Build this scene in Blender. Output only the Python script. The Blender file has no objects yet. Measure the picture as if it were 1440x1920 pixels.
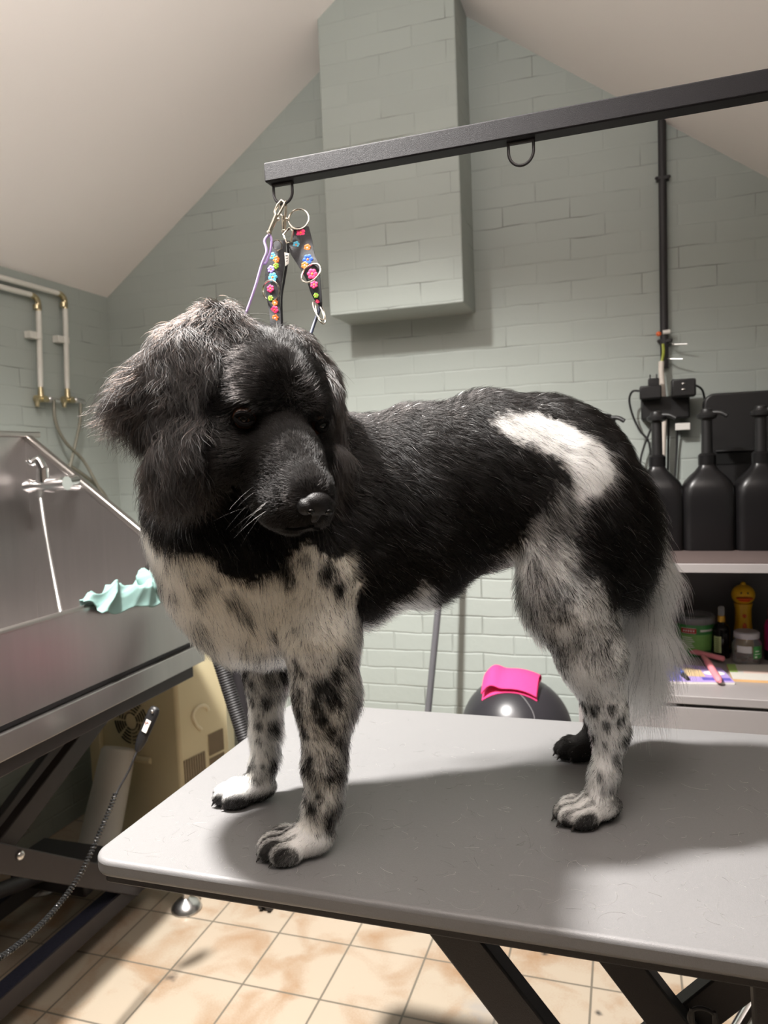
import bpy, bmesh, math, random
import numpy as np
from mathutils import Vector, Matrix

random.seed(7)
RNG = np.random.default_rng(7)
scene = bpy.context.scene
COL = scene.collection

# ------------------------------------------------------------------ camera
cam_data = bpy.data.cameras.new('camera')
cam_data.sensor_fit = 'VERTICAL'
cam_data.sensor_height = 36.0
cam_data.sensor_width = 27.0
cam_data.lens = 26.193
cam_data.clip_start = 0.05
camera = bpy.data.objects.new('camera', cam_data)
RIGHT = Vector((0.951248, 0.305859, -0.039725))
UP = Vector((0.016308, 0.078739, 0.996762))
FWD = Vector((-0.307996, 0.948815, -0.069913))
cm = Matrix((RIGHT, UP, -FWD)).transposed().to_4x4()
cm.translation = (0.0, 0.0, 1.3038)
camera.matrix_world = cm
COL.objects.link(camera)
scene.camera = camera
cam_data.dof.use_dof = True
cam_data.dof.focus_distance = 0.93
cam_data.dof.aperture_fstop = 7.0

# ------------------------------------------------------------------ colour management
scene.view_settings.view_transform = 'Standard'
scene.view_settings.look = 'None'
scene.view_settings.gamma = 1.0
scene.view_settings.use_curve_mapping = False
scene.view_settings.exposure = 0.46

# ------------------------------------------------------------------ world and lamps
world = bpy.data.worlds.new('room_air')
scene.world = world
world.use_nodes = True
bg = world.node_tree.nodes['Background']
bg.inputs['Color'].default_value = (0.9, 0.95, 1.0, 1)
bg.inputs['Strength'].default_value = 0.02


def lamp(name, loc, power, size, color, target=None):
    d = bpy.data.lights.new(name, 'AREA')
    d.shape = 'DISK'
    d.size = size
    d.energy = power
    d.color = color
    o = bpy.data.objects.new(name, d)
    o.location = loc
    if target is not None:
        o.rotation_euler = (Vector(target) - Vector(loc)).to_track_quat('-Z', 'Y').to_euler()
    COL.objects.link(o)
    return o


# bright downlight under the ridge, just beyond the dog, and an added, unseen fill light for the ceiling
def spot(name, loc, power, radius, color, size, blend, target):
    d = bpy.data.lights.new(name, 'SPOT')
    d.energy = power
    d.color = color
    d.shadow_soft_size = radius
    d.spot_size = math.radians(size)
    d.spot_blend = blend
    o = bpy.data.objects.new(name, d)
    o.location = loc
    o.rotation_euler = (Vector(target) - Vector(loc)).to_track_quat('-Z', 'Y').to_euler()
    COL.objects.link(o)
    return o


spot('ridge_downlight', (-0.94, 0.88, 2.72), 530.0, 0.065, (1.0, 0.965, 0.925), 104, 1.0, (-0.70, 1.60, 0.0))
lamp('ceiling_fill', (-0.25, 0.25, 2.05), 41.0, 0.35, (1.0, 0.95, 0.91), target=(-0.25, 0.30, 3.0))  # invented light aimed upwards to brighten the ceiling


# ------------------------------------------------------------------ helpers
def tag(o, label=None, cat=None, group=None, kind=None):
    if label: o['label'] = label
    if cat: o['category'] = cat
    if group: o['group'] = group
    if kind: o['kind'] = kind
    return o


def thing(name, label, cat, loc, group=None):
    o = bpy.data.objects.new(name, None)
    o.empty_display_size = 0.05
    o.location = loc
    COL.objects.link(o)
    return tag(o, label, cat, group)


def origin_of(o):
    p = Vector((0, 0, 0))
    while o is not None:
        p += Vector(o.location)
        o = o.parent
    return p


def V(*a):
    return Vector(a if len(a) > 1 else a[0])


class MB:
    """Collects shapes in world coordinates; build() links them as ONE mesh object."""

    def __init__(self):
        self.v, self.f, self.fm, self.cur = [], [], [], 0

    def use(self, i):
        """following faces take material slot i"""
        self.fm += [self.cur] * (len(self.f) - len(self.fm))
        self.cur = i
        return self

    def add(self, vs, fs):
        n = len(self.v)
        self.v += [Vector(p) for p in vs]
        self.f += [tuple(i + n for i in f) for f in fs]
        return self

    def box(self, a, b):
        (x0, y0, z0), (x1, y1, z1) = a, b
        x0, x1 = min(x0, x1), max(x0, x1)
        y0, y1 = min(y0, y1), max(y0, y1)
        z0, z1 = min(z0, z1), max(z0, z1)
        return self.add([(x0, y0, z0), (x1, y0, z0), (x1, y1, z0), (x0, y1, z0), (x0, y0, z1), (x1, y0, z1), (x1, y1, z1), (x0, y1, z1)],
                        [(0, 3, 2, 1), (4, 5, 6, 7), (0, 1, 5, 4), (1, 2, 6, 5), (2, 3, 7, 6), (3, 0, 4, 7)])

    def bar(self, p, q, w, hgt, side=None):
        """rectangular bar from p to q: w along 'side', hgt along the third axis"""
        p, q = V(p), V(q)
        d = (q - p).normalized()
        s = V(side) if side is not None else d.cross(V(0, 0, 1))
        s = (s - d * s.dot(d)).normalized()
        t = d.cross(s).normalized()
        vs = []
        for c in (p, q):
            for a, b in ((-1, -1), (1, -1), (1, 1), (-1, 1)):
                vs.append(c + s * (a * w / 2) + t * (b * hgt / 2))
        return self.add(vs, [(0, 1, 2, 3), (7, 6, 5, 4), (0, 4, 5, 1), (1, 5, 6, 2), (2, 6, 7, 3), (3, 7, 4, 0)])

    def tube(self, pts, r, n=12, caps=True, closed=False, flat=1.0, up=None):
        pts = [V(p) for p in pts]
        m = len(pts)
        rs = r if isinstance(r, (list, tuple)) else [r] * m
        tang = []
        for i in range(m):
            a = pts[(i - 1) % m] if (closed or i > 0) else pts[i]
            b = pts[(i + 1) % m] if (closed or i < m - 1) else pts[i]
            tang.append((b - a).normalized())
        u = V(up) if up is not None else (V(0, 0, 1) if abs(tang[0].z) < 0.9 else V(1, 0, 0))
        nrm = (u - tang[0] * u.dot(tang[0])).normalized()
        base = len(self.v)
        for i in range(m):
            nrm = (nrm - tang[i] * nrm.dot(tang[i])).normalized()
            bn = tang[i].cross(nrm)
            for k in range(n):
                a = 2 * math.pi * k / n
                self.v.append(pts[i] + nrm * (math.cos(a) * rs[i] * flat) + bn * (math.sin(a) * rs[i]))
        for i in range(m if closed else m - 1):
            j = (i + 1) % m
            for k in range(n):
                l = (k + 1) % n
                self.f.append((base + i * n + k, base + i * n + l, base + j * n + l, base + j * n + k))
        if caps and not closed:
            self.f.append(tuple(base + k for k in range(n - 1, -1, -1)))
            self.f.append(tuple(base + (m - 1) * n + k for k in range(n)))
        return self

    def lathe(self, c, prof, n=28, axis=(0, 0, 1), sx=1.0, sy=1.0, close=True):
        """prof: (radius, height) pairs, revolved round axis through c"""
        ax = V(axis).normalized()
        a0 = V(1, 0, 0) if abs(ax.x) < 0.9 else V(0, 1, 0)
        a0 = (a0 - ax * a0.dot(ax)).normalized()
        b0 = ax.cross(a0)
        c = V(c)
        base = len(self.v)
        for r, hh in prof:
            for k in range(n):
                t = 2 * math.pi * k / n
                self.v.append(c + ax * hh + a0 * (math.cos(t) * r * sx) + b0 * (math.sin(t) * r * sy))
        for i in range(len(prof) - 1):
            for k in range(n):
                l = (k + 1) % n
                self.f.append((base + i * n + k, base + i * n + l, base + (i + 1) * n + l, base + (i + 1) * n + k))
        if close:
            self.f.append(tuple(base + k for k in range(n - 1, -1, -1)))
            self.f.append(tuple(base + (len(prof) - 1) * n + k for k in range(n)))
        return self

    def ball(self, c, r, n=20, m=12, rot=None):
        c = V(c)
        r = V(r, r, r) if isinstance(r, (int, float)) else V(r)
        base = len(self.v)
        for i in range(m + 1):
            th = math.pi * i / m
            for k in range(n):
                ph = 2 * math.pi * k / n
                p = V(math.sin(th) * math.cos(ph) * r.x, math.sin(th) * math.sin(ph) * r.y, math.cos(th) * r.z)
                if rot is not None: p = rot @ p
                self.v.append(c + p)
        for i in range(m):
            for k in range(n):
                l = (k + 1) % n
                self.f.append((base + i * n + k, base + (i + 1) * n + k, base + (i + 1) * n + l, base + i * n + l))
        return self

    def prism(self, poly, d):
        """closed planar polygon extruded by vector d"""
        d = V(d)
        n = len(poly)
        vs = [V(p) for p in poly]
        return self.add(vs + [p + d for p in vs],
                        [tuple(range(n - 1, -1, -1)), tuple(range(n, 2 * n))] + [(i, (i + 1) % n, n + (i + 1) % n, n + i) for i in range(n)])

    def sheet(self, grid, thick=0.0):
        """grid of points [rows][cols]; thickened along the local normal"""
        R_, C_ = len(grid), len(grid[0])
        g = [[V(p) for p in row] for row in grid]
        if thick <= 0:
            return self.add([p for row in g for p in row], [(i * C_ + j, i * C_ + j + 1, (i + 1) * C_ + j + 1, (i + 1) * C_ + j) for i in range(R_ - 1) for j in range(C_ - 1)])
        top = []
        for i in range(R_):
            for j in range(C_):
                du = g[min(i + 1, R_ - 1)][j] - g[max(i - 1, 0)][j]
                dv = g[i][min(j + 1, C_ - 1)] - g[i][max(j - 1, 0)]
                nn = du.cross(dv)
                nn = nn.normalized() if nn.length > 1e-9 else V(0, 0, 1)
                top.append(g[i][j] + nn * thick)
        N = R_ * C_
        fs = []
        for i in range(R_ - 1):
            for j in range(C_ - 1):
                a, b, c, d = i * C_ + j, i * C_ + j + 1, (i + 1) * C_ + j + 1, (i + 1) * C_ + j
                fs.append((a, b, c, d))
                fs.append((N + d, N + c, N + b, N + a))
        rim = [j for j in range(C_)] + [i * C_ + C_ - 1 for i in range(1, R_)] + [(R_ - 1) * C_ + j for j in range(C_ - 2, -1, -1)] + [i * C_ for i in range(R_ - 2, 0, -1)]
        for k in range(len(rim)):
            a, b = rim[k], rim[(k + 1) % len(rim)]
            fs.append((b, a, N + a, N + b))
        return self.add([p for row in g for p in row] + top, fs)

    def build(self, name, m, parent=None, smooth=True, bevel=0.0, label=None, angle=38, seg=2):
        o0 = origin_of(parent) if parent is not None else V(0, 0, 0)
        me = bpy.data.meshes.new(name)
        me.from_pydata([tuple(p - o0) for p in self.v], [], self.f)
        self.use(0)
        if any(self.fm): me.polygons.foreach_set('material_index', self.fm)
        bm = bmesh.new()
        bm.from_mesh(me)
        bmesh.ops.remove_doubles(bm, verts=bm.verts, dist=1e-6)
        bmesh.ops.recalc_face_normals(bm, faces=bm.faces)
        bm.to_mesh(me)
        bm.free()
        for mm in (m if isinstance(m, (list, tuple)) else [m]): me.materials.append(mm)
        if smooth:
            me.polygons.foreach_set('use_smooth', [True] * len(me.polygons))
            me.set_sharp_from_angle(angle=math.radians(angle))
        o = bpy.data.objects.new(name, me)
        COL.objects.link(o)
        if parent is not None: o.parent = parent
        if bevel > 0:
            b = o.modifiers.new('bevel', 'BEVEL')
            b.width = bevel
            b.segments = seg
            b.limit_method = 'ANGLE'
            b.angle_limit = math.radians(40)
        if label: o['label'] = label
        return o


def rounded_rect(w, d, r, n=6):
    pts = []
    for cx, cy, a0 in ((w / 2 - r, d / 2 - r, 0), (-w / 2 + r, d / 2 - r, 90), (-w / 2 + r, -d / 2 + r, 180), (w / 2 - r, -d / 2 + r, 270)):
        for i in range(n + 1):
            a = math.radians(a0 + 90 * i / n)
            pts.append((cx + r * math.cos(a), cy + r * math.sin(a)))
    return pts


def spline(pts, n=8):
    """Catmull-Rom through pts"""
    P = [V(p) for p in pts]
    P = [P[0] * 2 - P[1]] + P + [P[-1] * 2 - P[-2]]
    out = []
    for i in range(1, len(P) - 2):
        for k in range(n):
            t = k / n
            a, b, c, d = P[i - 1], P[i], P[i + 1], P[i + 2]
            out.append(0.5 * ((2 * b) + (c - a) * t + (2 * a - 5 * b + 4 * c - d) * t * t + (3 * b - a - 3 * c + d) * t ** 3))
    out.append(P[-2])
    return out


# ------------------------------------------------------------------ materials
def mat(name, color, rough=0.5, metal=0.0, var=0.06, scale=30.0, bump=0.0, bscale=None, coat=0.0, spec=0.5, trans=0.0, ior=1.45, alpha=1.0, stretch=None):
    m = bpy.data.materials.new(name)
    m.use_nodes = True
    nt = m.node_tree
    b = nt.nodes['Principled BSDF']
    tc = nt.nodes.new('ShaderNodeTexCoord')
    mp = nt.nodes.new('ShaderNodeMapping')
    nt.links.new(tc.outputs['Object'], mp.inputs['Vector'])
    if stretch: mp.inputs['Scale'].default_value = stretch
    nz = nt.nodes.new('ShaderNodeTexNoise')
    nz.inputs['Scale'].default_value = scale
    nz.inputs['Detail'].default_value = 5
    nt.links.new(mp.outputs['Vector'], nz.inputs['Vector'])
    mx = nt.nodes.new('ShaderNodeMixRGB')
    mx.inputs['Color1'].default_value = (*[max(0, c * (1 - var)) for c in color], 1)
    mx.inputs['Color2'].default_value = (*[min(1, c * (1 + var)) for c in color], 1)
    nt.links.new(nz.outputs['Fac'], mx.inputs['Fac'])
    nt.links.new(mx.outputs['Color'], b.inputs['Base Color'])
    b.inputs['Roughness'].default_value = rough
    b.inputs['Metallic'].default_value = metal
    b.inputs['Coat Weight'].default_value = coat
    b.inputs['Specular IOR Level'].default_value = spec
    b.inputs['IOR'].default_value = ior
    b.inputs['Transmission Weight'].default_value = trans
    b.inputs['Alpha'].default_value = alpha
    if bump > 0:
        n2 = nt.nodes.new('ShaderNodeTexNoise')
        n2.inputs['Scale'].default_value = bscale or scale
        n2.inputs['Detail'].default_value = 3
        nt.links.new(mp.outputs['Vector'], n2.inputs['Vector'])
        bp = nt.nodes.new('ShaderNodeBump')
        bp.inputs['Strength'].default_value = bump
        bp.inputs['Distance'].default_value = 0.002
        nt.links.new(n2.outputs['Fac'], bp.inputs['Height'])
        nt.links.new(bp.outputs['Normal'], b.inputs['Normal'])
    return m


def s2l(r, g, b):
    return tuple((c / 255 / 12.92) if c / 255 < 0.04045 else ((c / 255 + 0.055) / 1.055) ** 2.4 for c in (r, g, b))


M_WHITE = mat('ceiling_paint', (0.84, 0.795, 0.765), 0.85, var=0.02, scale=3, bump=0.15, bscale=90)
M_STEEL = mat('brushed_steel', (0.44, 0.42, 0.41), 0.33, 1.0, var=0.08, scale=60, stretch=(1, 0.6, 0.05))
M_CHROME = mat('chrome', (0.85, 0.85, 0.86), 0.08, 1.0, var=0.02)
M_DULLCHROME = mat('dull_chrome', (0.62, 0.61, 0.60), 0.28, 1.0, var=0.05)
M_BRASS = mat('brass', (0.55, 0.47, 0.30), 0.3, 1.0, var=0.1)
M_BLACKMETAL = mat('black_powder_coat', (0.022, 0.020, 0.022), 0.45, 0.0, var=0.2, scale=300, bump=0.25, bscale=900)
M_ARM = mat('textured_black_powder_coat', (0.010, 0.009, 0.011), 0.5, 0.0, var=0.6, scale=900, bump=0.5, bscale=1400, spec=0.22)
M_FRAME = mat('dark_brown_lift_frame', (0.030, 0.025, 0.026), 0.5, 0.0, var=0.15, scale=40)
M_BLACKPLASTIC = mat('black_plastic', (0.011, 0.0105, 0.011), 0.42, var=0.1, scale=60, bump=0.1, bscale=200)
M_JUG = mat('black_canister_plastic', (0.006, 0.0055, 0.006), 0.33, var=0.1, scale=20, bump=0.15, bscale=30, spec=0.4)
M_RUBBER = mat('black_rubber', (0.015, 0.014, 0.015), 0.55, var=0.1)
M_WHITEPLASTIC = mat('white_plastic', (0.72, 0.70, 0.66), 0.4, var=0.04)
M_PIPEWHITE = mat('white_pipe_paint', (0.66, 0.65, 0.60), 0.4, var=0.06, scale=40)
M_CREAM = mat('aged_cream_plastic', (0.60, 0.52, 0.33), 0.45, var=0.06, scale=8)
M_CABINET = mat('warm_grey_laminate', (0.27, 0.25, 0.247), 0.45, var=0.03, scale=10)
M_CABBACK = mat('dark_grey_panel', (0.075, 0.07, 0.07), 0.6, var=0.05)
M_BOARDTOP = mat('brown_grey_board', (0.10, 0.075, 0.07), 0.5, var=0.2, scale=40, stretch=(1, 8, 1))

# ------------------------------------------------------------------ the room shell
def nodes_of(name):
    m = bpy.data.materials.new(name)
    m.use_nodes = True
    nt = m.node_tree
    return m, nt, nt.nodes['Principled BSDF']


def N(nt, kind, **kw):
    n = nt.nodes.new(kind)
    for k, v in kw.items():
        if k.startswith('i_'): n.inputs[k[2:].replace('_', ' ')].default_value = v
        else: setattr(n, k, v)
    return n


_s = [(-1.1284, 1.5561, 0.0000), (-0.2182, 1.8863, 0.0000), (-0.0785, 1.7074, 0.0000), (-0.3389, 1.6451, 0.0000)]
STAINS = [(_s[0][0], _s[0][1], 0.018, (0.06, 0.05, 0.045), 0.75), (_s[1][0], _s[1][1], 0.010, (0.02, 0.02, 0.02), 0.95),
          (_s[2][0], _s[2][1], 0.010, (0.02, 0.02, 0.02), 0.9), (_s[3][0], _s[3][1], 0.055, (0.30, 0.28, 0.26), 0.7)]


def painted_brick():
    m, nt, b = nodes_of('sage_painted_brick')
    L = nt.links.new
    tc = N(nt, 'ShaderNodeTexCoord')
    sep = N(nt, 'ShaderNodeSeparateXYZ')
    L(tc.outputs['Object'], sep.inputs[0])
    wob = N(nt, 'ShaderNodeTexNoise', i_Scale=7.0, i_Detail=3.0)
    L(tc.outputs['Object'], wob.inputs['Vector'])
    add = N(nt, 'ShaderNodeMath', operation='ADD')
    L(sep.outputs['X'], add.inputs[0]); L(sep.outputs['Y'], add.inputs[1])
    wz = N(nt, 'ShaderNodeMath', operation='MULTIPLY_ADD')
    L(wob.outputs['Fac'], wz.inputs[0]); wz.inputs[1].default_value = 0.016; L(sep.outputs['Z'], wz.inputs[2])
    comb = N(nt, 'ShaderNodeCombineXYZ')
    L(add.outputs[0], comb.inputs['X']); L(wz.outputs[0], comb.inputs['Y'])
    br = N(nt, 'ShaderNodeTexBrick', offset=0.5)
    br.inputs['Scale'].default_value = 1.0
    br.inputs['Brick Width'].default_value = 0.222
    br.inputs['Row Height'].default_value = 0.0672
    br.inputs['Mortar Size'].default_value = 0.0045
    br.inputs['Mortar Smooth'].default_value = 1.0
    br.inputs['Color1'].default_value = (0.95, 0.95, 0.95, 1)
    br.inputs['Color2'].default_value = (1.0, 1.0, 1.0, 1)
    br.inputs['Mortar'].default_value = (0.95, 0.95, 0.95, 1)
    L(comb.outputs[0], br.inputs['Vector'])
    big = N(nt, 'ShaderNodeTexNoise', i_Scale=1.6, i_Detail=4.0)
    L(tc.outputs['Object'], big.inputs['Vector'])
    crack = N(nt, 'ShaderNodeTexNoise', i_Scale=5.0, i_Detail=2.0)
    L(tc.outputs['Object'], crack.inputs['Vector'])
    cr = N(nt, 'ShaderNodeValToRGB')
    cr.color_ramp.elements[0].position = 0.52; cr.color_ramp.elements[1].position = 0.68
    L(crack.outputs['Fac'], cr.inputs[0])
    # a thin open crack along some of the bed joints
    br2 = N(nt, 'ShaderNodeTexBrick', offset=0.5)
    for k, v in (('Scale', 1.0), ('Brick Width', 0.222), ('Row Height', 0.0672), ('Mortar Size', 0.0013), ('Mortar Smooth', 0.2)): br2.inputs[k].default_value = v
    L(comb.outputs[0], br2.inputs['Vector'])
    cm_ = N(nt, 'ShaderNodeMath', operation='MULTIPLY')
    L(br2.outputs['Fac'], cm_.inputs[0]); L(cr.outputs['Color'], cm_.inputs[1])
    paint = N(nt, 'ShaderNodeMixRGB')
    paint.inputs['Color1'].default_value = (0.335, 0.370, 0.345, 1)
    paint.inputs['Color2'].default_value = (0.385, 0.422, 0.395, 1)
    L(big.outputs['Fac'], paint.inputs['Fac'])
    mul = N(nt, 'ShaderNodeMixRGB', blend_type='MULTIPLY', i_Fac=1.0)
    L(paint.outputs[0], mul.inputs['Color1']); L(br.outputs['Color'], mul.inputs['Color2'])
    drk = N(nt, 'ShaderNodeMixRGB')
    L(cm_.outputs[0], drk.inputs['Fac']); L(mul.outputs[0], drk.inputs['Color1']); drk.inputs['Color2'].default_value = (0.13, 0.14, 0.12, 1)
    L(drk.outputs[0], b.inputs['Base Color'])
    b.inputs['Roughness'].default_value = 0.5
    b.inputs['Specular IOR Level'].default_value = 0.35
    hn = N(nt, 'ShaderNodeTexNoise', i_Scale=38.0, i_Detail=4.0)
    L(tc.outputs['Object'], hn.inputs['Vector'])
    hm = N(nt, 'ShaderNodeMath', operation='MULTIPLY_ADD')
    L(br.outputs['Fac'], hm.inputs[0]); hm.inputs[1].default_value = -1.0; hm.inputs[2].default_value = 1.0
    hs = N(nt, 'ShaderNodeMath', operation='MULTIPLY_ADD')
    L(hn.outputs['Fac'], hs.inputs[0]); hs.inputs[1].default_value = 0.45; L(hm.outputs[0], hs.inputs[2])
    hc = N(nt, 'ShaderNodeMath', operation='MULTIPLY_ADD')
    L(cm_.outputs[0], hc.inputs[0]); hc.inputs[1].default_value = -1.2; L(hs.outputs[0], hc.inputs[2])
    thick = N(nt, 'ShaderNodeMapRange')     # the paint lies thicker higher up the wall
    for k, v in (('From Min', 0.85), ('From Max', 1.35), ('To Min', 0.55), ('To Max', 0.22)): thick.inputs[k].default_value = v
    L(sep.outputs['Z'], thick.inputs['Value'])
    bp = N(nt, 'ShaderNodeBump', i_Distance=0.004)
    L(thick.outputs[0], bp.inputs['Strength'])
    L(hc.outputs[0], bp.inputs['Height']); L(bp.outputs[0], b.inputs['Normal'])
    return m


def floor_tiles():
    m, nt, b = nodes_of('beige_floor_tiles')
    L = nt.links.new
    tc = N(nt, 'ShaderNodeTexCoord')
    mp = N(nt, 'ShaderNodeMapping')
    mp.inputs['Location'].default_value = (1.3571 + 21 * 0.21, -1.7897 + 42 * 0.21, 0)
    L(tc.outputs['Object'], mp.inputs['Vector'])
    br = N(nt, 'ShaderNodeTexBrick', offset=0.0)
    for k, v in (('Scale', 1.0), ('Brick Width', 0.21), ('Row Height', 0.21), ('Mortar Size', 0.0028), ('Mortar Smooth', 0.15)): br.inputs[k].default_value = v
    br.inputs['Color1'].default_value = (0.385, 0.325, 0.25, 1)
    br.inputs['Color2'].default_value = (0.41, 0.335, 0.258, 1)
    br.inputs['Mortar'].default_value = (0.15, 0.13, 0.10, 1)
    L(mp.outputs[0], br.inputs['Vector'])
    n1 = N(nt, 'ShaderNodeTexNoise', i_Scale=6.5, i_Detail=3.0, i_Distortion=0.6)
    n2 = N(nt, 'ShaderNodeTexNoise', i_Scale=220.0, i_Detail=2.0)
    L(tc.outputs['Object'], n1.inputs['Vector']); L(tc.outputs['Object'], n2.inputs['Vector'])
    r1 = N(nt, 'ShaderNodeValToRGB')
    r1.color_ramp.elements[0].position = 0.47; r1.color_ramp.elements[1].position = 0.72
    sm = N(nt, 'ShaderNodeMath', operation='MULTIPLY_ADD')
    L(n2.outputs['Fac'], sm.inputs[0]); sm.inputs[1].default_value = 0.18; L(n1.outputs['Fac'], sm.inputs[2])
    sb = N(nt, 'ShaderNodeMath', operation='SUBTRACT'); L(sm.outputs[0], sb.inputs[0]); sb.inputs[1].default_value = 0.09
    L(sb.outputs[0], r1.inputs[0])
    inv = N(nt, 'ShaderNodeMath', operation='SUBTRACT'); inv.inputs[0].default_value = 1.0; L(br.outputs['Fac'], inv.inputs[1])
    f1 = N(nt, 'ShaderNodeMath', operation='MULTIPLY'); L(r1.outputs[0], f1.inputs[0]); L(inv.outputs[0], f1.inputs[1])
    mx = N(nt, 'ShaderNodeMixRGB')
    L(f1.outputs[0], mx.inputs['Fac']); L(br.outputs['Color'], mx.inputs['Color1']); mx.inputs['Color2'].default_value = (0.29, 0.175, 0.095, 1)
    out = mx.outputs[0]
    # dark scuffs and a grey dusty stain
    for (x, y, r, c, s) in STAINS:
        d = N(nt, 'ShaderNodeVectorMath', operation='DISTANCE')
        wv = N(nt, 'ShaderNodeTexNoise', i_Scale=45.0, i_Detail=4.0)
        L(tc.outputs['Object'], wv.inputs['Vector'])
        L(tc.outputs['Object'], d.inputs[0]); d.inputs[1].default_value = (x, y, 0)
        dd = N(nt, 'ShaderNodeMath', operation='MULTIPLY_ADD'); L(wv.outputs['Fac'], dd.inputs[0]); dd.inputs[1].default_value = r * 2.2; L(d.outputs['Value'], dd.inputs[2])
        mr = N(nt, 'ShaderNodeMapRange'); mr.inputs['From Min'].default_value = r * 2.2; mr.inputs['From Max'].default_value = r * 1.2
        mr.inputs['To Min'].default_value = 0.0; mr.inputs['To Max'].default_value = s
        L(dd.outputs[0], mr.inputs['Value'])
        m2 = N(nt, 'ShaderNodeMixRGB'); L(mr.outputs[0], m2.inputs['Fac']); L(out, m2.inputs['Color1']); m2.inputs['Color2'].default_value = (*c, 1)
        out = m2.outputs[0]
    L(out, b.inputs['Base Color'])
    b.inputs['Roughness'].default_value = 0.42
    bp = N(nt, 'ShaderNodeBump', i_Strength=0.6, i_Distance=0.003)
    L(inv.outputs[0], bp.inputs['Height']); L(bp.outputs[0], b.inputs['Normal'])
    return m


M_BRICK = painted_brick()
M_TILE = floor_tiles()
XL, XR, YB, YF = -1.99, 1.25, 2.6, -2.2          # inner faces of the walls
EAVE_L, RIDGE_X, RIDGE_Z = 2.006, -0.70, 2.940
EAVE_R = RIDGE_Z - 0.728 * (XR - RIDGE_X)
T = 0.12


def struct(name, mb, m, **k):
    return tag(mb.build(name, m, smooth=False, **k), kind='structure')


struct('floor', MB().box((XL - T, YF - T, -0.1), (XR + T, YB + T, 0)), M_TILE)
struct('wall_back', MB().prism([(XL - T, YB, 0), (XR + T, YB, 0), (XR + T, YB, EAVE_R - 0.728 * T), (RIDGE_X, YB, RIDGE_Z), (XL - T, YB, EAVE_L - 0.723 * T)], (0, T, 0)), M_BRICK)
M_DARKWALL = mat('low_bounce_wall', (0.10, 0.10, 0.10), 0.7, var=0.1, scale=4)  # unseen end wall, darkened to cut bounce light on the dog
struct('wall_front', MB().prism([(XL - T, YF, 0), (XR + T, YF, 0), (XR + T, YF, EAVE_R - 0.728 * T), (RIDGE_X, YF, RIDGE_Z), (XL - T, YF, EAVE_L - 0.723 * T)], (0, -T, 0)), M_DARKWALL)
struct('wall_left', MB().box((XL - T, YF, 0), (XL, YB, EAVE_L)), M_BRICK)
struct('wall_right', MB().box((XR, YF, 0), (XR + T, YB, EAVE_R)), M_BRICK)
cl = MB()
cl.prism([(XL - T, YF - T, EAVE_L - 0.723 * T), (RIDGE_X, YF - T, RIDGE_Z), (RIDGE_X, YF - T, RIDGE_Z + 0.15), (XL - T, YF - T, EAVE_L - 0.723 * T + 0.15)], (0, YB - YF + 2 * T, 0))
cl.prism([(XR + T, YF - T, EAVE_R - 0.728 * T), (RIDGE_X, YF - T, RIDGE_Z), (RIDGE_X, YF - T, RIDGE_Z + 0.15), (XR + T, YF - T, EAVE_R - 0.728 * T + 0.15)], (0, YB - YF + 2 * T, 0))
struct('ceiling', cl, M_WHITE)
# painted brick chimney breast that stops short of the floor
struct('wall_chimney', MB().prism([(-0.944, 2.4, 1.798), (-0.482, 2.4, 1.798), (-0.482, 2.4, 2.80), (RIDGE_X, 2.4, RIDGE_Z + 0.02), (-0.944, 2.4, 2.78)], (0, YB - 2.4 + 0.02, 0)), M_BRICK, bevel=0.004)

# ------------------------------------------------------------------ grooming table
def laminate():
    m, nt, b = nodes_of('light_grey_textured_tabletop')
    L = nt.links.new
    tc = N(nt, 'ShaderNodeTexCoord')
    n1 = N(nt, 'ShaderNodeTexNoise', i_Scale=900.0, i_Detail=3.0)
    n2 = N(nt, 'ShaderNodeTexNoise', i_Scale=3.0, i_Detail=3.0)
    L(tc.outputs['Object'], n1.inputs['Vector']); L(tc.outputs['Object'], n2.inputs['Vector'])
    a = N(nt, 'ShaderNodeMixRGB'); L(n1.outputs['Fac'], a.inputs['Fac'])
    a.inputs['Color1'].default_value = (0.160, 0.157, 0.158, 1); a.inputs['Color2'].default_value = (0.210, 0.206, 0.207, 1)
    c = N(nt, 'ShaderNodeMixRGB', blend_type='MULTIPLY'); c.inputs['Fac'].default_value = 0.12
    L(a.outputs[0], c.inputs['Color1']); L(n2.outputs['Fac'], c.inputs['Color2'])
    L(c.outputs[0], b.inputs['Base Color'])
    b.inputs['Roughness'].default_value = 0.42
    bp = N(nt, 'ShaderNodeBump', i_Strength=0.35, i_Distance=0.0008)
    L(n1.outputs['Fac'], bp.inputs['Height']); L(bp.outputs[0], b.inputs['Normal'])
    return m


M_TABLE = laminate()
TZ = 0.8038
TX0, TX1, TY0, TY1 = -0.674, 0.53, 0.764, 1.398
table = thing('grooming_table', 'light grey rectangular grooming table top on black folding scissor legs, carrying the dog', 'table', ((TX0 + TX1) / 2, (TY0 + TY1) / 2, 0))
cx, cy = (TX0 + TX1) / 2, (TY0 + TY1) / 2
rr = rounded_rect(TX1 - TX0, TY1 - TY0, 0.035, 8)
MB().prism([(cx + x, cy + y, TZ - 0.023) for x, y in rr], (0, 0, 0.023)).build('tabletop', M_TABLE, table, bevel=0.006, seg=4)
tr = MB()
rr2 = rounded_rect(TX1 - TX0 - 0.03, TY1 - TY0 - 0.02, 0.012, 4)
tr.prism([(cx + x, cy + y, TZ - 0.0355) for x, y in rr2], (0, 0, 0.013))
tr.build('under_frame', M_BLACKMETAL, table, bevel=0.002, label='dark frame under the top')


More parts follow.
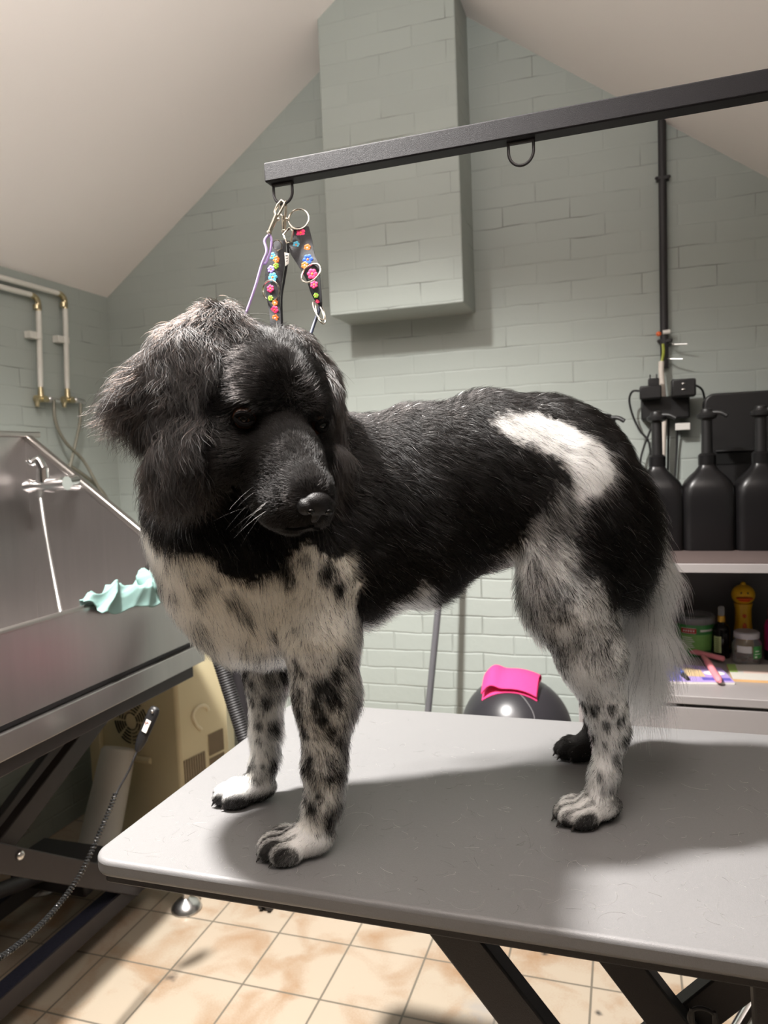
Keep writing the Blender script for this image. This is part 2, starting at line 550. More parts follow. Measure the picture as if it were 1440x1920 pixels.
def leg_bar(name, p, q, w, d):
    return MB().bar(p, q, w, d, side=None if abs((V(q) - V(p)).normalized().y) > 0.9 else (V(q) - V(p)).cross(V(0, 1, 0))).build(name, M_BLACKMETAL, table, bevel=0.003)


# scissor legs, two crossing pairs (front pair and back pair)
a0 = (-0.2002, 0.8600, 0.7139); a1 = (-0.1201, 0.8600, 0.6167)
dA = (V(a1) - V(a0)).normalized()
leg_bar('scissor_leg', V(a0) - dA * 0.03, V(a0) + dA * 0.86, 0.052, 0.030)
b0 = (-0.0079, 1.0600, 0.5736); b1 = (0.0508, 1.0600, 0.4978)
dB = (V(b1) - V(b0)).normalized()
leg_bar('scissor_leg', V(b0) - dB * 0.05, V(b0) + dB * 0.84, 0.052, 0.030)
c0 = (0.1313, 1.1000, 0.5433); c1 = (0.0946, 1.1000, 0.5035)
dC = (V(c1) - V(c0)).normalized()
leg_bar('scissor_leg', V(c0) - dC * 0.09, V(c0) + dC * 0.92, 0.052, 0.030)
d0 = (0.1420, 0.9000, 0.6849); d1 = (0.1469, 0.9000, 0.6408)
MB().bar(V(d0) + V(0, 0, 0.05), V(d1) - V(0, 0, 0.02), 0.03, 0.03, side=(1, 0, 0)).build('lift_column', M_BLACKMETAL, table, bevel=0.003)
for y in (0.86, 1.08):
    MB().box((-0.55, y - 0.02, 0.012), (0.5, y + 0.02, 0.05)).build('base_rail', M_BLACKMETAL, table, bevel=0.003)
for x in (-0.5, 0.45):
    MB().box((x - 0.02, 0.88, 0.012), (x + 0.02, 1.06, 0.045)).build('base_crossbar', M_BLACKMETAL, table, bevel=0.003)
    for y in (0.86, 1.08):
        MB().lathe((x, y, 0), [(0.022, 0), (0.022, 0.010), (0.012, 0.013)], 16).build('rubber_foot', M_RUBBER, table)
# black cable hanging in a loop at the legs
lp = (0.0713, 0.8300, 0.6841)
pts = [V(lp) + V(0.014 * math.cos(a), 0, 0.013 * math.sin(a)) for a in np.linspace(-0.6, 3.9, 18)]
pts = [V(pts[0].x + 0.004, lp[1], 0.42)] + pts + [V(pts[-1].x + 0.006, lp[1], 0.40)]
tag(MB().tube(spline(pts, 4), 0.0022, 8).build('cable', M_RUBBER), 'thin black cable looped in front of the crossing table legs', 'cable')

# ------------------------------------------------------------------ grooming arm
AY = 1.05
aL = (-0.5094, 1.0500, 1.7567); aR = (0.1748, 1.0500, 1.7626)
sl = (aR[2] - aL[2]) / (aR[0] - aL[0])
aw = 0.0285
arm_end = (TX1 + 0.035)
arm = thing('grooming_gantry', 'black square tube with hanging rings reaching over the dog from the right', 'grooming arm', (arm_end, AY, 0.0))
armz = lambda x: aL[2] + sl * (x - aL[0]) - aw / 2
MB().bar((aL[0], AY + aw / 2, armz(aL[0])), (arm_end, AY + aw / 2, armz(arm_end)), aw, aw * 1.0, side=(0, 1, 0)).build('crossbar', M_ARM, arm, bevel=0.0022, seg=3)
MB().box((arm_end - aw / 2, AY, 0.55), (arm_end + aw / 2, AY + aw, armz(arm_end) - aw / 2)).build('upright', M_ARM, arm, bevel=0.002)
MB().box((arm_end - 0.05, AY - 0.01, TZ - 0.09), (arm_end - aw / 2 + 0.002, AY + 0.04, TZ - 0.036)).build('lower_clamp_jaw', M_ARM, arm, bevel=0.002)
MB().box((arm_end - 0.05, AY - 0.01, TZ + 0.0005), (arm_end - aw / 2 + 0.002, AY + 0.04, TZ + 0.02)).build('upper_clamp_jaw', M_ARM, arm, bevel=0.002)


def d_ring(px, w=0.0155, drop=0.031):
    x = px
    z = armz(x) - aw / 2
    y = AY + aw / 2
    pts = [(x - w, y, z + 0.003), (x - w, y, z - 0.012)]
    pts += [(x - w * math.cos(a), y, z - 0.014 - (drop - 0.014) * math.sin(a)) for a in np.linspace(0.15, math.pi - 0.15, 11)]
    pts += [(x + w, y, z - 0.012), (x + w, y, z + 0.003)]
    m = MB().tube(spline(pts, 3), 0.0021, 10)
    m.tube([(x - w - 0.002, y, z - 0.001), (x + w + 0.002, y, z - 0.001)], 0.0028, 10)
    return m.build('hanging_ring', M_BLACKMETAL, arm)


rx1 = (-0.4861, 1.0640, 1.7070)[0]; rx2 = (-0.1277, 1.0640, 1.7128)[0]
d_ring(rx1); d_ring(rx2, 0.017, 0.033)

# ------------------------------------------------------------------ noose and collar hanging from the arm
M_PURPLE = mat('lilac_cord', (0.42, 0.30, 0.62), 0.5, var=0.1, scale=800, bump=0.4, bscale=1500)
M_NICKEL = mat('nickel', (0.80, 0.75, 0.66), 0.18, 1.0, var=0.04)
M_STRAP = mat('black_woven_strap', (0.010, 0.010, 0.013), 0.55, var=0.3, scale=900, bump=0.3, bscale=1500)
FL = [mat('flower_' + n, c, 0.55, var=0.12, scale=700) for n, c in (('pink', (0.75, 0.04, 0.16)), ('orange', (0.80, 0.20, 0.03)), ('blue', (0.03, 0.12, 0.65)), ('cyan', (0.10, 0.45, 0.65)), ('green', (0.22, 0.42, 0.03)), ('white', (0.75, 0.75, 0.78)), ('lilac', (0.35, 0.25, 0.65)))]
NY = 1.050
ring_bot = (-0.4886, 1.0640, 1.6947)
noose = thing('grooming_noose', 'lilac cord noose clipped to the arm tip ring, running down behind the dog head', 'leash', ring_bot)


def snap_hook(root, p, q, name='snap_hook'):
    p, q = V(p), V(q)
    d = (q - p).normalized()
    s = d.cross(V(0, 1, 0)).normalized()
    m = MB()
    m.tube([p + s * 0.004, p - d * 0.006 + s * 0.003, p - d * 0.008 - s * 0.003, p - s * 0.006, p + d * 0.012 - s * 0.006, p + d * 0.018], 0.0021, 10)
    m.tube([p + s * 0.004, p + d * 0.018 + s * 0.002], 0.0020, 10)
    m.tube([p + d * 0.015, q - d * 0.004], [0.0042, 0.0034], 12)
    m.ball(p + d * 0.020 + s * 0.005, 0.0028, 10, 8)
    m.lathe(q - d * 0.004, [(0.0030, 0), (0.0042, 0.001), (0.0042, 0.004), (0.002, 0.006)], 12, axis=d)
    return m.build(name, M_NICKEL, root)


hk0 = V((-0.4876, 1.0580, 1.6927)); hk1 = V((-0.5074, 1.0520, 1.6526))
snap_hook(noose, hk0, hk1)
cl_ = [(-0.5075, 1.0520, 1.6511), (-0.5136, 1.0490, 1.6416), (-0.5105, 1.0480, 1.6251), (-0.5185, 1.0460, 1.6073), (-0.5307, 1.0430, 1.5722), (-0.5457, 1.0400, 1.5372), (-0.5575, 1.0200, 1.4912)]
MB().tube(spline(cl_, 6), 0.0019, 10).build('cord', M_PURPLE, noose)
cl2 = [(-0.5066, 1.0540, 1.6515), (-0.5040, 1.0530, 1.6414), (-0.5072, 1.0520, 1.6233), (-0.5142, 1.0500, 1.6086), (-0.5190, 1.0490, 1.6105)]
MB().tube(spline(cl2, 6), 0.0019, 10).build('cord_loop', M_PURPLE, noose)

collar = thing('floral_collar', 'black floral dog collar with metal rings hanging open from the arm tip ring', 'collar', ring_bot)
hk2 = V((-0.4878, 1.0680, 1.6958)); hk3 = V((-0.4899, 1.0700, 1.6569))
snap_hook(collar, hk2, hk3)


def strap(edge, name, flowers):
    """edge: (left point, right point) pairs down the strap"""
    ys = [e[0][1] for e in edge]
    Ls = spline([e[0] for e in edge], 5); Rs = spline([e[1] for e in edge], 5)
    m = MB().sheet([[Ls[i].lerp(Rs[i], j / 4) for j in range(5)] for i in range(len(Ls))], 0.0016)
    for (t, s, r, ci) in flowers:
        f = t * (len(Ls) - 1); i = min(int(f), len(Ls) - 2)
        a = Ls[i].lerp(Ls[i + 1], f - i); b = Rs[i].lerp(Rs[i + 1], f - i)
        c = a.lerp(b, s) + V(0, -0.0019, 0)
        for k in range(6):
            an = k * math.pi / 3 + t * 5
            m.use(1 + ci)
            m.ball(c + V(math.cos(an), 0, math.sin(an)) * r * 0.62, (r * 0.46, 0.00035, r * 0.40), 8, 6)
        m.use(1 + (1 if ci != 1 else 5))
        m.ball(c + V(0, -0.0003, 0), (r * 0.24, 0.0003, r * 0.24), 8, 6)
        m.use(0)
    return m.build(name, [M_STRAP] + FL, collar)


E1 = [((-0.4758, 1.0750, 1.6628), (-0.4510, 1.0750, 1.6619)), ((-0.4790, 1.0720, 1.6448), (-0.4454, 1.0720, 1.6422)), ((-0.4816, 1.0680, 1.6281), (-0.4398, 1.0680, 1.6151)), ((-0.4668, 1.0660, 1.6028), (-0.4335, 1.0660, 1.6013)), ((-0.4547, 1.0660, 1.5807), (-0.4321, 1.0660, 1.5767)), ((-0.4487, 1.0680, 1.5606), (-0.4318, 1.0680, 1.5485)), ((-0.4415, 1.0700, 1.5458), (-0.4330, 1.0700, 1.5394))]
strap(E1, 'strap', [(0.08, 0.48, 0.0072, 0), (0.24, 0.28, 0.0055, 3), (0.26, 0.75, 0.0055, 1), (0.42, 0.62, 0.0078, 2), (0.50, 0.32, 0.0055, 1), (0.60, 0.55, 0.0080, 0), (0.71, 0.5, 0.0060, 0), (0.82, 0.5, 0.0042, 4), (0.92, 0.5, 0.0035, 0)])
E2 = [((-0.5066, 1.0620, 1.6433), (-0.4851, 1.0640, 1.6435)), ((-0.5111, 1.0600, 1.6257), (-0.4853, 1.0620, 1.6223)), ((-0.5177, 1.0580, 1.6020), (-0.4882, 1.0600, 1.6015)), ((-0.5210, 1.0580, 1.5767), (-0.4940, 1.0600, 1.5758)), ((-0.5178, 1.0580, 1.5529), (-0.4980, 1.0600, 1.5513)), ((-0.5143, 1.0560, 1.5313), (-0.4964, 1.0580, 1.5299)), ((-0.5111, 1.0500, 1.5034), (-0.4951, 1.0520, 1.5023))]
strap(E2, 'strap', [(0.20, 0.2, 0.0058, 3), (0.24, 0.5, 0.0055, 1), (0.31, 0.55, 0.0048, 4), (0.34, 0.3, 0.0058, 6), (0.42, 0.45, 0.0075, 3), (0.53, 0.35, 0.0060, 0), (0.63, 0.3, 0.0045, 4), (0.68, 0.62, 0.0050, 1), (0.77, 0.5, 0.0065, 0), (0.86, 0.5, 0.0055, 1)])
# dark inner side of the left strap and the cord end that drops behind the dog's head
E3 = [((-0.4879, 1.0700, 1.6438), (-0.4835, 1.0740, 1.6443)), ((-0.4872, 1.0680, 1.6224), (-0.4856, 1.0720, 1.6216)), ((-0.4935, 1.0660, 1.5890), (-0.4927, 1.0700, 1.5882)), ((-0.4988, 1.0640, 1.5570), (-0.4989, 1.0680, 1.5561)), ((-0.4986, 1.0600, 1.5078), (-0.4979, 1.0640, 1.5067))]
strap(E3, 'strap_lining', [])
MB().tube(spline([(-0.4372, 1.0720, 1.5426), (-0.4397, 1.0680, 1.5293), (-0.4442, 1.0600, 1.5109), (-0.4437, 1.0400, 1.4881)], 6), 0.0026, 10).build('strap_end', mat('navy_cord', (0.012, 0.018, 0.04), 0.5, var=0.3, scale=600), collar)


def ring(root, c, a, b, tilt, r=0.0013, name='metal_ring', n=26):
    """elliptical ring: half axes a, b (vectors)"""
    a, b = V(a), V(b)
    MB().tube([V(c) + a * math.cos(t) + b * math.sin(t) for t in np.linspace(0, 2 * math.pi, n, endpoint=False)], r, 8, closed=True).build(name, M_NICKEL, root)


ring(collar, (-0.5085, 1.0520, 1.5677), (0.0125, -0.006, 0.0085), (-0.008, -0.004, 0.0105), 0)
ring(collar, (-0.4430, 1.0560, 1.5875), (0.0165, -0.006, -0.003), (0.005, 0.006, 0.0145), 0)
ring(collar, (-0.4370, 1.0640, 1.5324), (0.0085, -0.003, -0.015), (0.002, 0.006, 0.004), 0)
ring(collar, (-0.4362, 1.0700, 1.5293), (0.0065, -0.003, -0.016), (0.003, 0.006, 0.004), 0)
ring(collar, (-0.4667, 1.0740, 1.6748), (0.0150, 0.002, -0.004), (0.003, 0.004, 0.0155), 0, 0.0015)
ring(collar, (-0.4960, 1.0560, 1.6348), (0.006, 0, 0.0035), (-0.003, -0.003, 0.006), 0, 0.0008)
# square link that joins both straps, and the small white care tag
cq = [(-0.4789, 1.0660, 1.6607), (-0.4729, 1.0640, 1.6562), (-0.4755, 1.0620, 1.6386), (-0.4827, 1.0620, 1.6379), (-0.4900, 1.0660, 1.6526)]
MB().tube([V(p) for p in cq], 0.0017, 8, closed=True).build('link', M_NICKEL, collar)
tg = [(-0.4832, 1.0520, 1.6220), (-0.4763, 1.0540, 1.6201), (-0.4780, 1.0540, 1.6053), (-0.4826, 1.0520, 1.6014)]
mt = MB().prism(tg, (0, 0.0008, 0))
mt.use(1)
for k in range(3):
    q = V(tg[0]).lerp(V(tg[3]), 0.25 + 0.22 * k); q2 = V(tg[1]).lerp(V(tg[2]), 0.25 + 0.22 * k)
    mt.bar(q.lerp(q2, 0.25) + V(0, -0.0002, 0), q.lerp(q2, 0.75) + V(0, -0.0002, 0), 0.0004, 0.0009, side=(0, 1, 0))
mt.build('care_tag', [M_WHITEPLASTIC, M_RUBBER], collar, label='small white care tag')

# loose hairs left lying on the tabletop
def hair_curves(name, pts, radius, colors, material, tip=0.25):
    """pts: array (n strands, k points, 3)"""
    n, k, _ = pts.shape
    hc = bpy.data.hair_curves.new(name)
    hc.add_curves([k] * n)
    hc.attributes['position'].data.foreach_set('vector', np.ascontiguousarray(pts, dtype=np.float32).ravel())
    ra = hc.attributes.get('radius') or hc.attributes.new('radius', 'FLOAT', 'POINT')
    prof = 1 - (1 - tip) * np.linspace(0, 1, k) ** 1.6
    rad = (np.asarray(radius).reshape(-1, 1) * np.ones((n, 1))) * prof[None, :]
    ra.data.foreach_set('value', rad.astype(np.float32).ravel())
    ca = hc.attributes.new('hair_color', 'FLOAT_COLOR', 'CURVE')
    c4 = np.ones((n, 4), np.float32); c4[:, :3] = colors
    ca.data.foreach_set('color', c4.ravel())
    hc.materials.append(material)
    o = bpy.data.objects.new(name, hc)
    COL.objects.link(o)
    return o


def hair_material(name, rough=0.25, radial=0.60, coat=0.0, ior=1.30):
    m = bpy.data.materials.new(name)
    m.use_nodes = True
    nt = m.node_tree
    nt.nodes.remove(nt.nodes['Principled BSDF'])
    h_ = nt.nodes.new('ShaderNodeBsdfHairPrincipled')
    h_.model = 'CHIANG'
    h_.parametrization = 'COLOR'
    at = nt.nodes.new('ShaderNodeAttribute')
    at.attribute_name = 'hair_color'
    nt.links.new(at.outputs['Color'], h_.inputs['Color'])
    h_.inputs['Roughness'].default_value = rough
    h_.inputs['Radial Roughness'].default_value = radial
    h_.inputs['Coat'].default_value = coat
    h_.inputs['IOR'].default_value = ior
    h_.inputs['Random Roughness'].default_value = 0.15
    nt.links.new(h_.outputs[0], nt.nodes['Material Output'].inputs['Surface'])
    return m


M_HAIR = hair_material('coat_hair')
M_EARHAIR = hair_material('silky_ear_hair', rough=0.34, ior=1.60)
nl = 620
rg = np.random.default_rng(3)
bx = rg.uniform(TX0 + 0.03, 0.25, nl); by = TY0 + 0.015 + (TY1 - TY0 - 0.05) * rg.beta(1.0, 1.8, nl)
an = rg.uniform(0, 2 * np.pi, nl); ln = rg.uniform(0.004, 0.022, nl) * np.where(rg.random(nl) < 0.06, 2.6, 1.0); cu = rg.normal(0, 1.6, nl)
S_ = np.linspace(0, 1, 7)
ang = an[:, None] + cu[:, None] * S_[None, :]
stp = (ln / 6)[:, None]
px_ = bx[:, None] + np.cumsum(np.cos(ang) * stp, 1); py_ = by[:, None] + np.cumsum(np.sin(ang) * stp, 1)
px_ = np.clip(px_, TX0 + 0.012, TX1 - 0.012); py_ = np.clip(py_, TY0 + 0.010, TY1 - 0.010)
pz_ = np.full_like(px_, TZ + 0.0006)
dk = rg.random(nl) < 0.45
cc = np.where(dk[:, None], np.array([[0.05, 0.045, 0.04]]), np.array([[0.75, 0.72, 0.66]]))
lh = hair_curves('loose_hair', np.stack([px_, py_, pz_], 2), rg.uniform(0.00005, 0.00010, nl), cc, M_HAIR, 0.6)
tag(lh, 'short clipped black and white hairs scattered over the grey tabletop', 'hair', kind='stuff')

# ------------------------------------------------------------------ stainless steel dog bath on the left wall
M_TRIM = mat('bright_folded_steel', (0.46, 0.43, 0.41), 0.34, 1.0, var=0.06, scale=40)
BX0, BX1, BY0, BY1, BRIM = -1.785, -1.20, 0.30, 1.90, 0.985
bath = thing('dog_bath', 'stainless steel dog washing bath on a dark lifting frame along the left wall', 'bathtub', ((BX0 + BX1) / 2, (BY0 + BY1) / 2, 0))
MB().box((BX1 - 0.012, BY0, 0.800), (BX1, BY1, BRIM)).build('front_panel', M_STEEL, bath, bevel=0.002)
MB().tube([(BX1 - 0.008, BY0, BRIM), (BX1 - 0.008, BY1, BRIM)], 0.0085, 12).build('front_rim', M_TRIM, bath)
MB().box((BX1 - 0.020, BY0, 0.786), (BX1 - 0.008, BY1, 0.802)).build('shadow_gap', M_BLACKMETAL, bath)
MB().box((BX0, BY0, 0.772), (BX1 - 0.008, BY1 - 0.012, 0.787)).build('basin_floor', M_STEEL, bath)
ty = MB().box((BX1 - 0.006, BY0 - 0.01, 0.730), (BX1 + 0.006, BY1 + 0.004, 0.786))
ty.box((BX0, BY1 - 0.008, 0.730), (BX1 - 0.006, BY1 + 0.004, 0.772))
ty.build('tray_skirt', M_STEEL, bath, bevel=0.003)
MB().prism([(BX1, BY1 - 0.012, 0.787), (BX1, BY1 - 0.012, BRIM), (BX0, BY1 - 0.012, 1.42), (BX0, BY1 - 0.012, 0.787)], (0, 0.012, 0)).build('end_panel', M_STEEL, bath)
MB().bar((BX1 - 0.008, BY1 - 0.004, BRIM), (BX0 - 0.004, BY1 - 0.004, 1.424), 0.026, 0.020, side=(0, 1, 0)).build('end_rim', M_TRIM, bath, bevel=0.006, seg=3)
MB().box((BX0 - 0.012, BY0, 0.787), (BX0, BY1, 1.42)).build('splash_back', M_STEEL, bath)
MB().box((BX0 - 0.020, BY0, 1.418), (BX0 + 0.012, BY1 + 0.045, 1.436)).build('splash_rim', M_TRIM, bath, bevel=0.004)
MB().box((BX0, BY0, 0.787), (BX1 - 0.012, BY0 + 0.012, BRIM)).build('near_end_panel', M_STEEL, bath)
# mixer tap on the end panel
fy = BY1 - 0.012
f0, f1 = V((-1.7269, 1.8200, 1.2663)), V((-1.5765, 1.8200, 1.2717))
tap = MB().tube([f0, f0.lerp(f1, 0.12), f0.lerp(f1, 0.2), f0.lerp(f1, 0.55), f0.lerp(f1, 0.6), f1], [0.019, 0.021, 0.015, 0.017, 0.021, 0.021], 18)
fm = f0.lerp(f1, 0.42)
tap.tube([fm + V(0, 0, 0.008), fm + V(0, 0, 0.05)], [0.021, 0.018], 16)
for t in (0.2, 0.8):
    q = f0.lerp(f1, t)
    tap.tube([(q.x, q.y, q.z), (q.x, fy - 0.001, q.z)], [0.016, 0.026], 16)
tp = tap.build('mixer_tap', M_CHROME, bath, label='chrome mixer tap')
hd = V((-1.6967, 1.8000, 1.3462))
MB().tube(spline([fm + V(0, 0, 0.05), fm + V(-0.012, -0.005, 0.078), fm.lerp(hd, 0.7) + V(0, 0, 0.012), hd], 5), [0.015] * 6 + [0.010] * 5 + [0.008] * 4 + [0.009], 12).build('lever', M_CHROME, tp)
hs0 = f0.lerp(f1, 0.32)
MB().tube([hs0 + V(0, 0, -0.012), hs0 + V(0, 0, -0.035)], 0.011, 12).tube(spline([hs0 + V(0, 0, -0.033), (-1.6519, 1.8000, 1.1407), (-1.6175, 1.7800, 1.0153), (-1.5619, 1.7400, 0.8940), (-1.4954, 1.6800, 0.8206)], 8), 0.0068, 10).build('shower_hose', mat('steel_braided_hose', (0.42, 0.41, 0.40), 0.35, 1.0, var=0.35, scale=500), tp)
kb = V((-1.3355, 1.8600, 0.9925))
kk = MB().ball(kb, 0.026, 18, 12).lathe(kb + V(0, 0.028, 0), [(0.034, 0), (0.036, -0.012), (0.026, -0.024)], 20, axis=(0, 1, 0))
kk.build('plug_knob', mat('glossy_black', (0.01, 0.01, 0.01), 0.12, var=0.1), bath, label='glossy black knob')
# waste pipe under the basin
MB().tube(spline([(-1.31, 1.80, 0.775), (-1.31, 1.80, 0.70), (-1.325, 1.80, 0.665), (-1.37, 1.79, 0.655), (-1.45, 1.77, 0.655)], 6), 0.026, 16).build('waste_pipe', mat('pinkish_white_pvc', (0.62, 0.52, 0.48), 0.35, var=0.05), bath)
MB().box((-1.47, 1.72, 0.70), (-1.43, 1.78, 0.772)).build('waste_bracket', M_BRASS, bath)
# lifting frame
def reach(p, q, ztop, zbot):
    """the bar line through p and q, carried on to the rail heights (and inside the bath's length)"""
    p, q = V(p), V(q)
    d = (q - p) / (q.z - p.z)
    a, b = p + d * (ztop - p.z), p + d * (zbot - p.z)
    def clip(e):
        if e.y < 0.55: e = p + (q - p) * ((0.55 - p.y) / (q.y - p.y))
        if e.y > 1.84: e = p + (q - p) * ((1.84 - p.y) / (q.y - p.y))
        return e
    return clip(a), clip(b)


MB().box((BX1 - 0.06, BY0 + 0.02, 0.690), (BX1 - 0.015, BY1 - 0.03, 0.730)).build('upper_rail', M_FRAME, bath, bevel=0.003)
MB().box((BX0 + 0.03, BY0 + 0.02, 0.690), (BX0 + 0.075, BY1 - 0.03, 0.730)).build('upper_rail', M_FRAME, bath, bevel=0.003)
MB().box((BX0 + 0.075, BY1 - 0.10, 0.692), (BX1 - 0.06, BY1 - 0.05, 0.728)).build('upper_crossbar', M_FRAME, bath, bevel=0.003)
MB().bar(*reach((-1.4200, 1.7355, 0.6314), (-1.4200, 1.2678, 0.3949), 0.70, 0.09), 0.055, 0.028, side=(0, 1, 0.8)).build('scissor_arm', M_FRAME, bath, bevel=0.003)
MB().bar(*reach((-1.6600, 1.9010, 0.5257), (-1.6600, 1.4516, 0.2802), 0.70, 0.09), 0.055, 0.028, side=(0, 1, 0.8)).build('scissor_arm', M_FRAME, bath, bevel=0.003)
s2a, s2b = reach((-1.3800, 1.2097, 0.4840), (-1.3800, 1.6933, 0.1426), 0.70, 0.09)
sa = MB().bar(s2a, s2b, 0.062, 0.028, side=(0, 0, 1)).build('scissor_arm', M_FRAME, bath, bevel=0.003)
bc = V((-1.3640, 1.3348, 0.4118))
MB().ball(bc, (0.008, 0.0115, 0.0115), 14, 10).build('bolt', M_DULLCHROME, sa)
MB().bar(s2a + V(-0.26, 0, 0), s2b + V(-0.26, 0, 0), 0.062, 0.028, side=(0, 0, 1)).build('scissor_arm', M_FRAME, bath, bevel=0.003)
M_RAILTOP = mat('dark_blue_fluff_tape', (0.012, 0.013, 0.028), 0.9, var=0.5, scale=160, bump=0.8, bscale=220)
for x, nm in ((-1.43, 0), (-1.735, 1)):
    rl = MB().box((x, 0.45, 0.055), (x + 0.048, 1.87, 0.104)).build('base_rail', M_FRAME, bath, bevel=0.002)
    MB().box((x + 0.001, 0.46, 0.1045), (x + 0.045, 1.80, 0.107)).build('rail_cover', M_RAILTOP, rl)
MB().box((-1.735, 1.80, 0.058), (-1.382, 1.86, 0.100)).build('base_crossbar', M_FRAME, bath, bevel=0.003)
MB().box((-1.735, 0.50, 0.058), (-1.382, 0.56, 0.100)).build('base_crossbar', M_FRAME, bath, bevel=0.003)
MB().box((-1.70, 1.62, 0.125), (-1.44, 1.76, 0.20)).build('lift_motor', M_BLACKMETAL, bath, bevel=0.006)
MB().tube([(-1.57, 1.70, 0.16), (-1.57, 1.05, 0.33)], 0.02, 14).build('lift_piston', M_BLACKMETAL, bath)
fx = (-1.2561, 1.8243, 0.0000)


def level_foot(x, y):
    m = MB().lathe((x, y, 0), [(0.043, 0.0), (0.045, 0.004), (0.042, 0.014), (0.030, 0.026), (0.013, 0.033), (0.010, 0.036), (0.010, 0.060)], 28)
    f = m.build('levelling_foot', M_DULLCHROME, bath, label='chrome levelling foot')
    MB().tube([(x, y, 0.058), (x, y, 0.108)], 0.016, 14).build('foot_stem', M_BLACKMETAL, f)


level_foot(fx[0], fx[1])
MB().box((-1.385, fx[1] - 0.025, 0.075), (fx[0] + 0.025, fx[1] + 0.025, 0.105)).build('foot_bracket', M_FRAME, bath, bevel=0.002)
fx2 = (-1.7608, 1.8000, 0.0000)
level_foot(fx2[0], fx2[1])
level_foot(fx[0], 0.56); level_foot(fx2[0], 0.56)
MB().box((-1.385, 0.535, 0.075), (fx[0] + 0.025, 0.585, 0.105)).build('foot_bracket', M_FRAME, bath, bevel=0.002)

# mint cloth crumpled over the bath rim
M_MINT = mat('mint_microfibre', (0.19, 0.31, 0.29), 0.9, var=0.06, scale=200, bump=0.2, bscale=500)
rgm = np.random.default_rng(11)
cw = V((-1.2050, 1.6278, 0.9792))


def noise1(x, s):
    return math.sin(x * 3.1 + s) + 0.6 * math.sin(x * 7.3 + s * 2.1)


def ridge(x):
    """soft creased fold profile, 0..1"""
    return (1 - abs(math.sin(x))) ** 1.3


grid = []
for i in range(110):
    t = i / 109
    row = []
    for j in range(70):
        u = j / 69
        wob = 0.5 * noise1(t * 2.0 + u * 1.5, 1.3)
        half = 0.5 + 0.5 * math.sin(math.pi * min(1, max(0, 0.10 + 0.85 * t)))       # narrower at both ends
        x = BX1 - 0.008 + (-0.070 + 0.118 * u) * half + 0.004 * noise1(t * 3, 2.0)
        y = cw.y - 0.195 + 0.390 * t + 0.016 * noise1(u * 2.2 + t, 0.4)
        over = max(0.0, x - (BX1 + 0.006)); inn = max(0.0, (BX1 - 0.022) - x)
        base = BRIM + 0.010 - 1.5 * over - 0.75 * inn
        xx = min(x, BX1 + 0.010 + 0.25 * over)
        r = 0.023 * ridge(t * 7.5 + u * 2.6 + wob) + 0.019 * ridge(t * 5.2 - u * 3.6 + 1.0 - wob) + 0.010 * ridge(t * 10.0 + u * 6.0 + wob * 1.5)
        k = half * math.sin(math.pi * min(1, max(0.04, u * 0.96 + 0.02))) ** 0.5
        row.append(V(xx + 0.5 * r * (1 if u > 0.55 else 0), y, base + r * 1.15 * k))
    grid.append(row)
mint = MB().sheet(grid, 0.0022)
g2 = []
for i in range(40):
    t = i / 39
    row = []
    for j in range(20):
        u = j / 19 - 0.5
        an = 0.3 + t * 4.6
        rad = 0.019 + 0.008 * t
        row.append(V(BX1 + 0.012 + u * 0.062 * (1 - 0.25 * t), cw.y + 0.035 + 0.3 * u * 0.06 + rad * math.cos(an), BRIM + 0.026 - 0.020 * u + rad * math.sin(an) * 0.85 + 0.003 * noise1(t * 5 + u * 3, 2)))
    g2.append(row)
mint.sheet(g2, 0.0022)
mo = mint.build('cleaning_cloth', M_MINT, angle=120)
tag(mo, 'crumpled mint green cloth lying over the steel bath rim', 'cloth')

# ------------------------------------------------------------------ pipework on the left wall
PX = XL + 0.022


def water_pipe(label, hx0, corner, low, bracket, off):
    r = thing('water_pipe', label, 'pipe', corner, 'painted water pipes on the left wall')
    c = V(corner); l = V(low)
    MB().tube([(c.x, 0.2, c.z - (0.2 - c.y) * 0.0), (c.x, c.y - 0.03, c.z)], 0.0095, 14).build('horizontal_run', M_PIPEWHITE, r)
    MB().tube(spline([(c.x, c.y - 0.032, c.z), (c.x, c.y - 0.012, c.z - 0.004), (c.x, c.y, c.z - 0.018), (c.x, c.y + 0.001, c.z - 0.05)], 5), 0.0105, 14).tube([(c.x, c.y - 0.006, c.z - 0.03), (c.x, c.y - 0.006, c.z - 0.045)], 0.013, 14).build('elbow', M_BRASS, r)
    MB().tube([(c.x, c.y + 0.001, c.z - 0.05), (c.x, l.y, l.z + 0.03)], 0.0098, 14).build('vertical_run', M_PIPEWHITE, r)
    b = V(bracket)
    MB().box((XL + 0.002, b.y - 0.045, b.z - 0.012), (PX + 0.006, b.y - 0.008, b.z + 0.012)).tube([(PX, b.y, b.z - 0.011), (PX, b.y, b.z + 0.011)], 0.0135, 14).build('pipe_clip', M_PIPEWHITE, r)
    v = MB().tube([(l.x, l.y, l.z + 0.034), (l.x, l.y, l.z - 0.004)], [0.008, 0.011], 14)
    v.tube([(l.x, l.y - 0.026, l.z - 0.012), (l.x, l.y + 0.030, l.z - 0.012)], [0.013, 0.010], 14)
    v.tube([(XL + 0.002, l.y, l.z - 0.012), (l.x + 0.02, l.y, l.z - 0.012)], 0.011, 14)
    v.tube([(l.x, l.y - 0.018, l.z - 0.012), (l.x, l.y - 0.022, l.z - 0.040)], [0.010, 0.007], 12)
    vo = v.build('valve', M_BRASS, r)
    MB().ball((l.x, l.y + 0.042, l.z - 0.010), 0.0125, 14, 10).tube([(l.x, l.y + 0.05, l.z - 0.010), (l.x, l.y + 0.085, l.z - 0.014)], 0.009, 12).build('valve_cap', M_DULLCHROME, vo)
    return r


